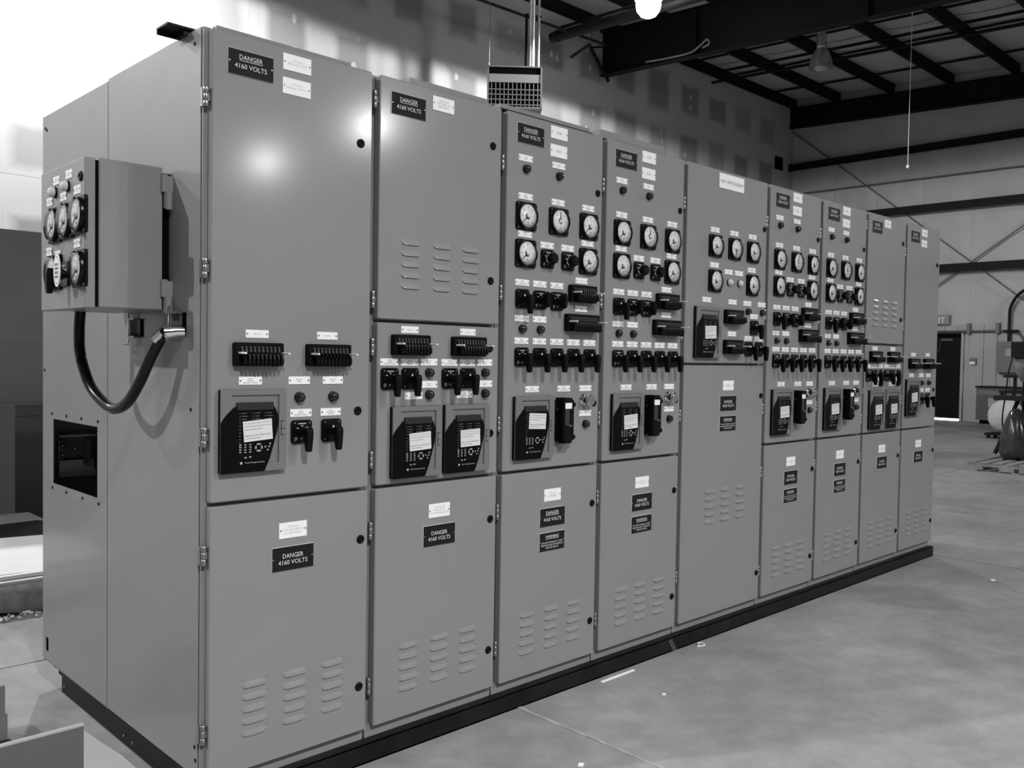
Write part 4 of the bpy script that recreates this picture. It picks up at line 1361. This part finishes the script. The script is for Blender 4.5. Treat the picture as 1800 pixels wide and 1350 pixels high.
es = empty('exit_sign', (XW - 0.10, 6.17, 2.40), 'small exit sign half hidden behind the last cabinet', 'sign')
obj('sign_case', MB().box(-0.06, 0.02, -0.24, 0.30, 0.0, 0.24, mat('sign_grey', 0.22, 0.5)).mesh('sign_case'), es)
sg = MB()
put_text(sg, 'EXIT', 0, 0.10, 0.40, 0.15, -0.001, FOAM)
sg.v = [(-0.062, -x + 0.05, z) for x, y, z in sg.v]
obj('lettering', sg.mesh('lettering'), es)
wc = empty('tool_cabinet', (21.95, 4.86, 0), 'dark grey tool cabinet against the far wall by the bag', 'cabinet')
obj('cabinet_body', MB().box(-0.25, 0.2, -0.75, 0.23, 0.09, 0.86, mat('cabinet_dark', 0.07, 0.5)).mesh('cabinet_body'), wc)
obj('cabinet_top', MB().box(-0.28, 0.22, -0.78, 0.25, 0.86, 0.90, STRUCT).mesh('cabinet_top'), wc)
obj('drawer_front', MB().box(-0.258, -0.25, -0.73, 0.21, 0.70, 0.80, GREYEQ).mesh('drawer_front'), wc)
obj('plinth', MB().box(-0.22, 0.2, -0.7, 0.15, 0.0, 0.09, DARK).mesh('plinth'), wc)
obj('cabinet_notice', MB().box(-0.253, -0.25, -0.20, -0.04, 0.40, 0.62, mat('notice_grey', 0.34, 0.7)).mesh('cabinet_notice'), wc)

# pallet with its stringer face towards the camera
pa = empty('wooden_pallet', (11.55, 1.79, 0), 'low wooden pallet on the floor in front of the drill stand', 'pallet')
L = 1.22
for x in (0.0, 0.58, 1.16):
    st = MB()
    # notched stringer running along -y
    for y0, y1, z0, z1 in ((-L, 0, 0.065, 0.105), (-0.20, 0, 0.016, 0.065), (-0.58, -0.40, 0.016, 0.065), (-0.82, -0.64, 0.016, 0.065), (-L, -1.02, 0.016, 0.065)):
        st.box(x, x + 0.04, y0, y1, z0, z1, WOOD)
    obj('stringer', st.mesh('stringer'), pa)
for k in range(8):
    y = -0.01 - k * 0.155
    obj('deck_board', MB().box(-0.01, 1.21, y - 0.10, y, 0.105, 0.123, WOOD).mesh('deck_board'), pa)
for k in range(3):
    y = -0.03 - k * 0.52
    obj('bottom_board', MB().box(0.0, 1.20, y - 0.10, y, 0.0, 0.016, WOOD).mesh('bottom_board'), pa)

# drill stand on the pallet, cut by the picture's edge
dp = empty('drill_stand', (12.75, 1.42, 0.123), 'black drill stand with hoses standing on the pallet', 'drill stand')
obj('stand_base', MB().box(-0.22, 0.22, -0.25, 0.22, 0.0, 0.08, STRUCT).mesh('stand_base'), dp)
obj('column', MB().lathe([(0.07, 0.08), (0.07, 1.62)], STRUCT, 14, 'z').mesh('column'), dp)
obj('table', MB().box(-0.28, 0.15, -0.30, 0.36, 0.80, 0.86, STEEL).mesh('table'), dp)
obj('head', MB().box(-0.25, 0.20, -0.25, 0.16, 1.40, 1.62, STRUCT).mesh('head'), dp)
obj('motor', MB().lathe([(0.11, 1.40), (0.13, 1.42), (0.13, 1.25), (0.06, 1.10), (0.03, 1.06)], GREYEQ, 14, 'z', (-0.08, 0.03, 0)).mesh('motor'), dp)
for a, b_ in (((-0.05, 0.10, 0.82), (-0.20, 0.34, 0.035)), ((-0.05, -0.10, 0.82), (-0.20, -0.22, 0.035))):
    obj('leg', MB().tube([a, b_], 0.028, STRUCT, 8).mesh('leg'), dp)
obj('air_hose', MB().tube(smooth_path([(-0.1, 0.16, 1.5), (-0.12, 0.22, 1.2), (-0.14, 0.24, 0.9), (-0.16, 0.27, 0.5), (-0.12, 0.20, 0.1)], 5), 0.010, RUBBER, 8).mesh('air_hose'), dp)
bg = MB()
prof = [(0.02, 0.0), (0.16, 0.01), (0.19, 0.10), (0.17, 0.32), (0.14, 0.52), (0.08, 0.66), (0.03, 0.70)]
rs = []
for r, z in prof:
    rs.append([(r * (1 + 0.10 * math.sin(3 * a + z * 9)) * math.cos(a) , r * (1 + 0.10 * math.sin(3 * a + z * 9)) * math.sin(a), z) for a in [2 * math.pi * k / 18 for k in range(18)]])
bg.rings(rs, mat('clear_bag', 0.03, 0.18, bump=1.0, bscale=16, var=0.4, scale=10), True)
tag(obj('plastic_bag', bg.mesh('plastic_bag'), None, (12.30, 1.43, 0.124)), 'shiny grey plastic bag slumped at the foot of the drill stand', 'bag')
ba = MB()
rs = []
for k in range(9):
    t = -1 + 2 * k / 8
    rr = 0.33 * math.sqrt(max(0.02, 1 - t * t))
    rs.append([(t * 0.20, rr * math.cos(a), 0.33 + rr * math.sin(a) * 1.0) for a in [2 * math.pi * q / 18 for q in range(18)]])
ba.rings(rs, mat('sack_white', 0.5, 0.8, var=0.12, scale=6), True)
tag(obj('white_sack', ba.mesh('white_sack'), None, (17.6, 3.17, 0.10)), 'round white sack on a trolley between cabinet and drill stand', 'sack')
tr = MB()
tr.box(-0.25, 0.25, -0.30, 0.30, 0.06, 0.10, STRUCT)
for x in (-0.2, 0.2):
    for y in (-0.24, 0.24):
        tr.box(x - 0.03, x + 0.03, y - 0.03, y + 0.03, 0.0, 0.06, STRUCT)
tag(obj('low_trolley', tr.mesh('low_trolley'), None, (17.6, 3.17, 0.0)), 'low dark trolley carrying the round white sack', 'trolley')
wb = empty('workbench', (20.2, 3.55, 0), 'black steel workbench by the far wall right of the cabinet', 'workbench')
obj('bench_top', MB().box(-0.4, 0.5, -1.2, 0.45, 0.80, 0.86, STEEL).mesh('bench_top'), wb)
for x in (-0.33, 0.43):
    for y in (-1.1, 0.40):
        obj('leg', MB().box(x - 0.03, x + 0.03, y - 0.03, y + 0.03, 0.0, 0.80, STEEL).mesh('leg'), wb)
obj('bench_shelf', MB().box(-0.3, 0.4, -1.1, 0.40, 1.14, 1.20, STEEL).mesh('bench_shelf'), wb)
obj('shelf_post', MB().box(0.36, 0.42, 0.34, 0.40, 0.86, 1.14, STEEL).mesh('shelf_post'), wb)
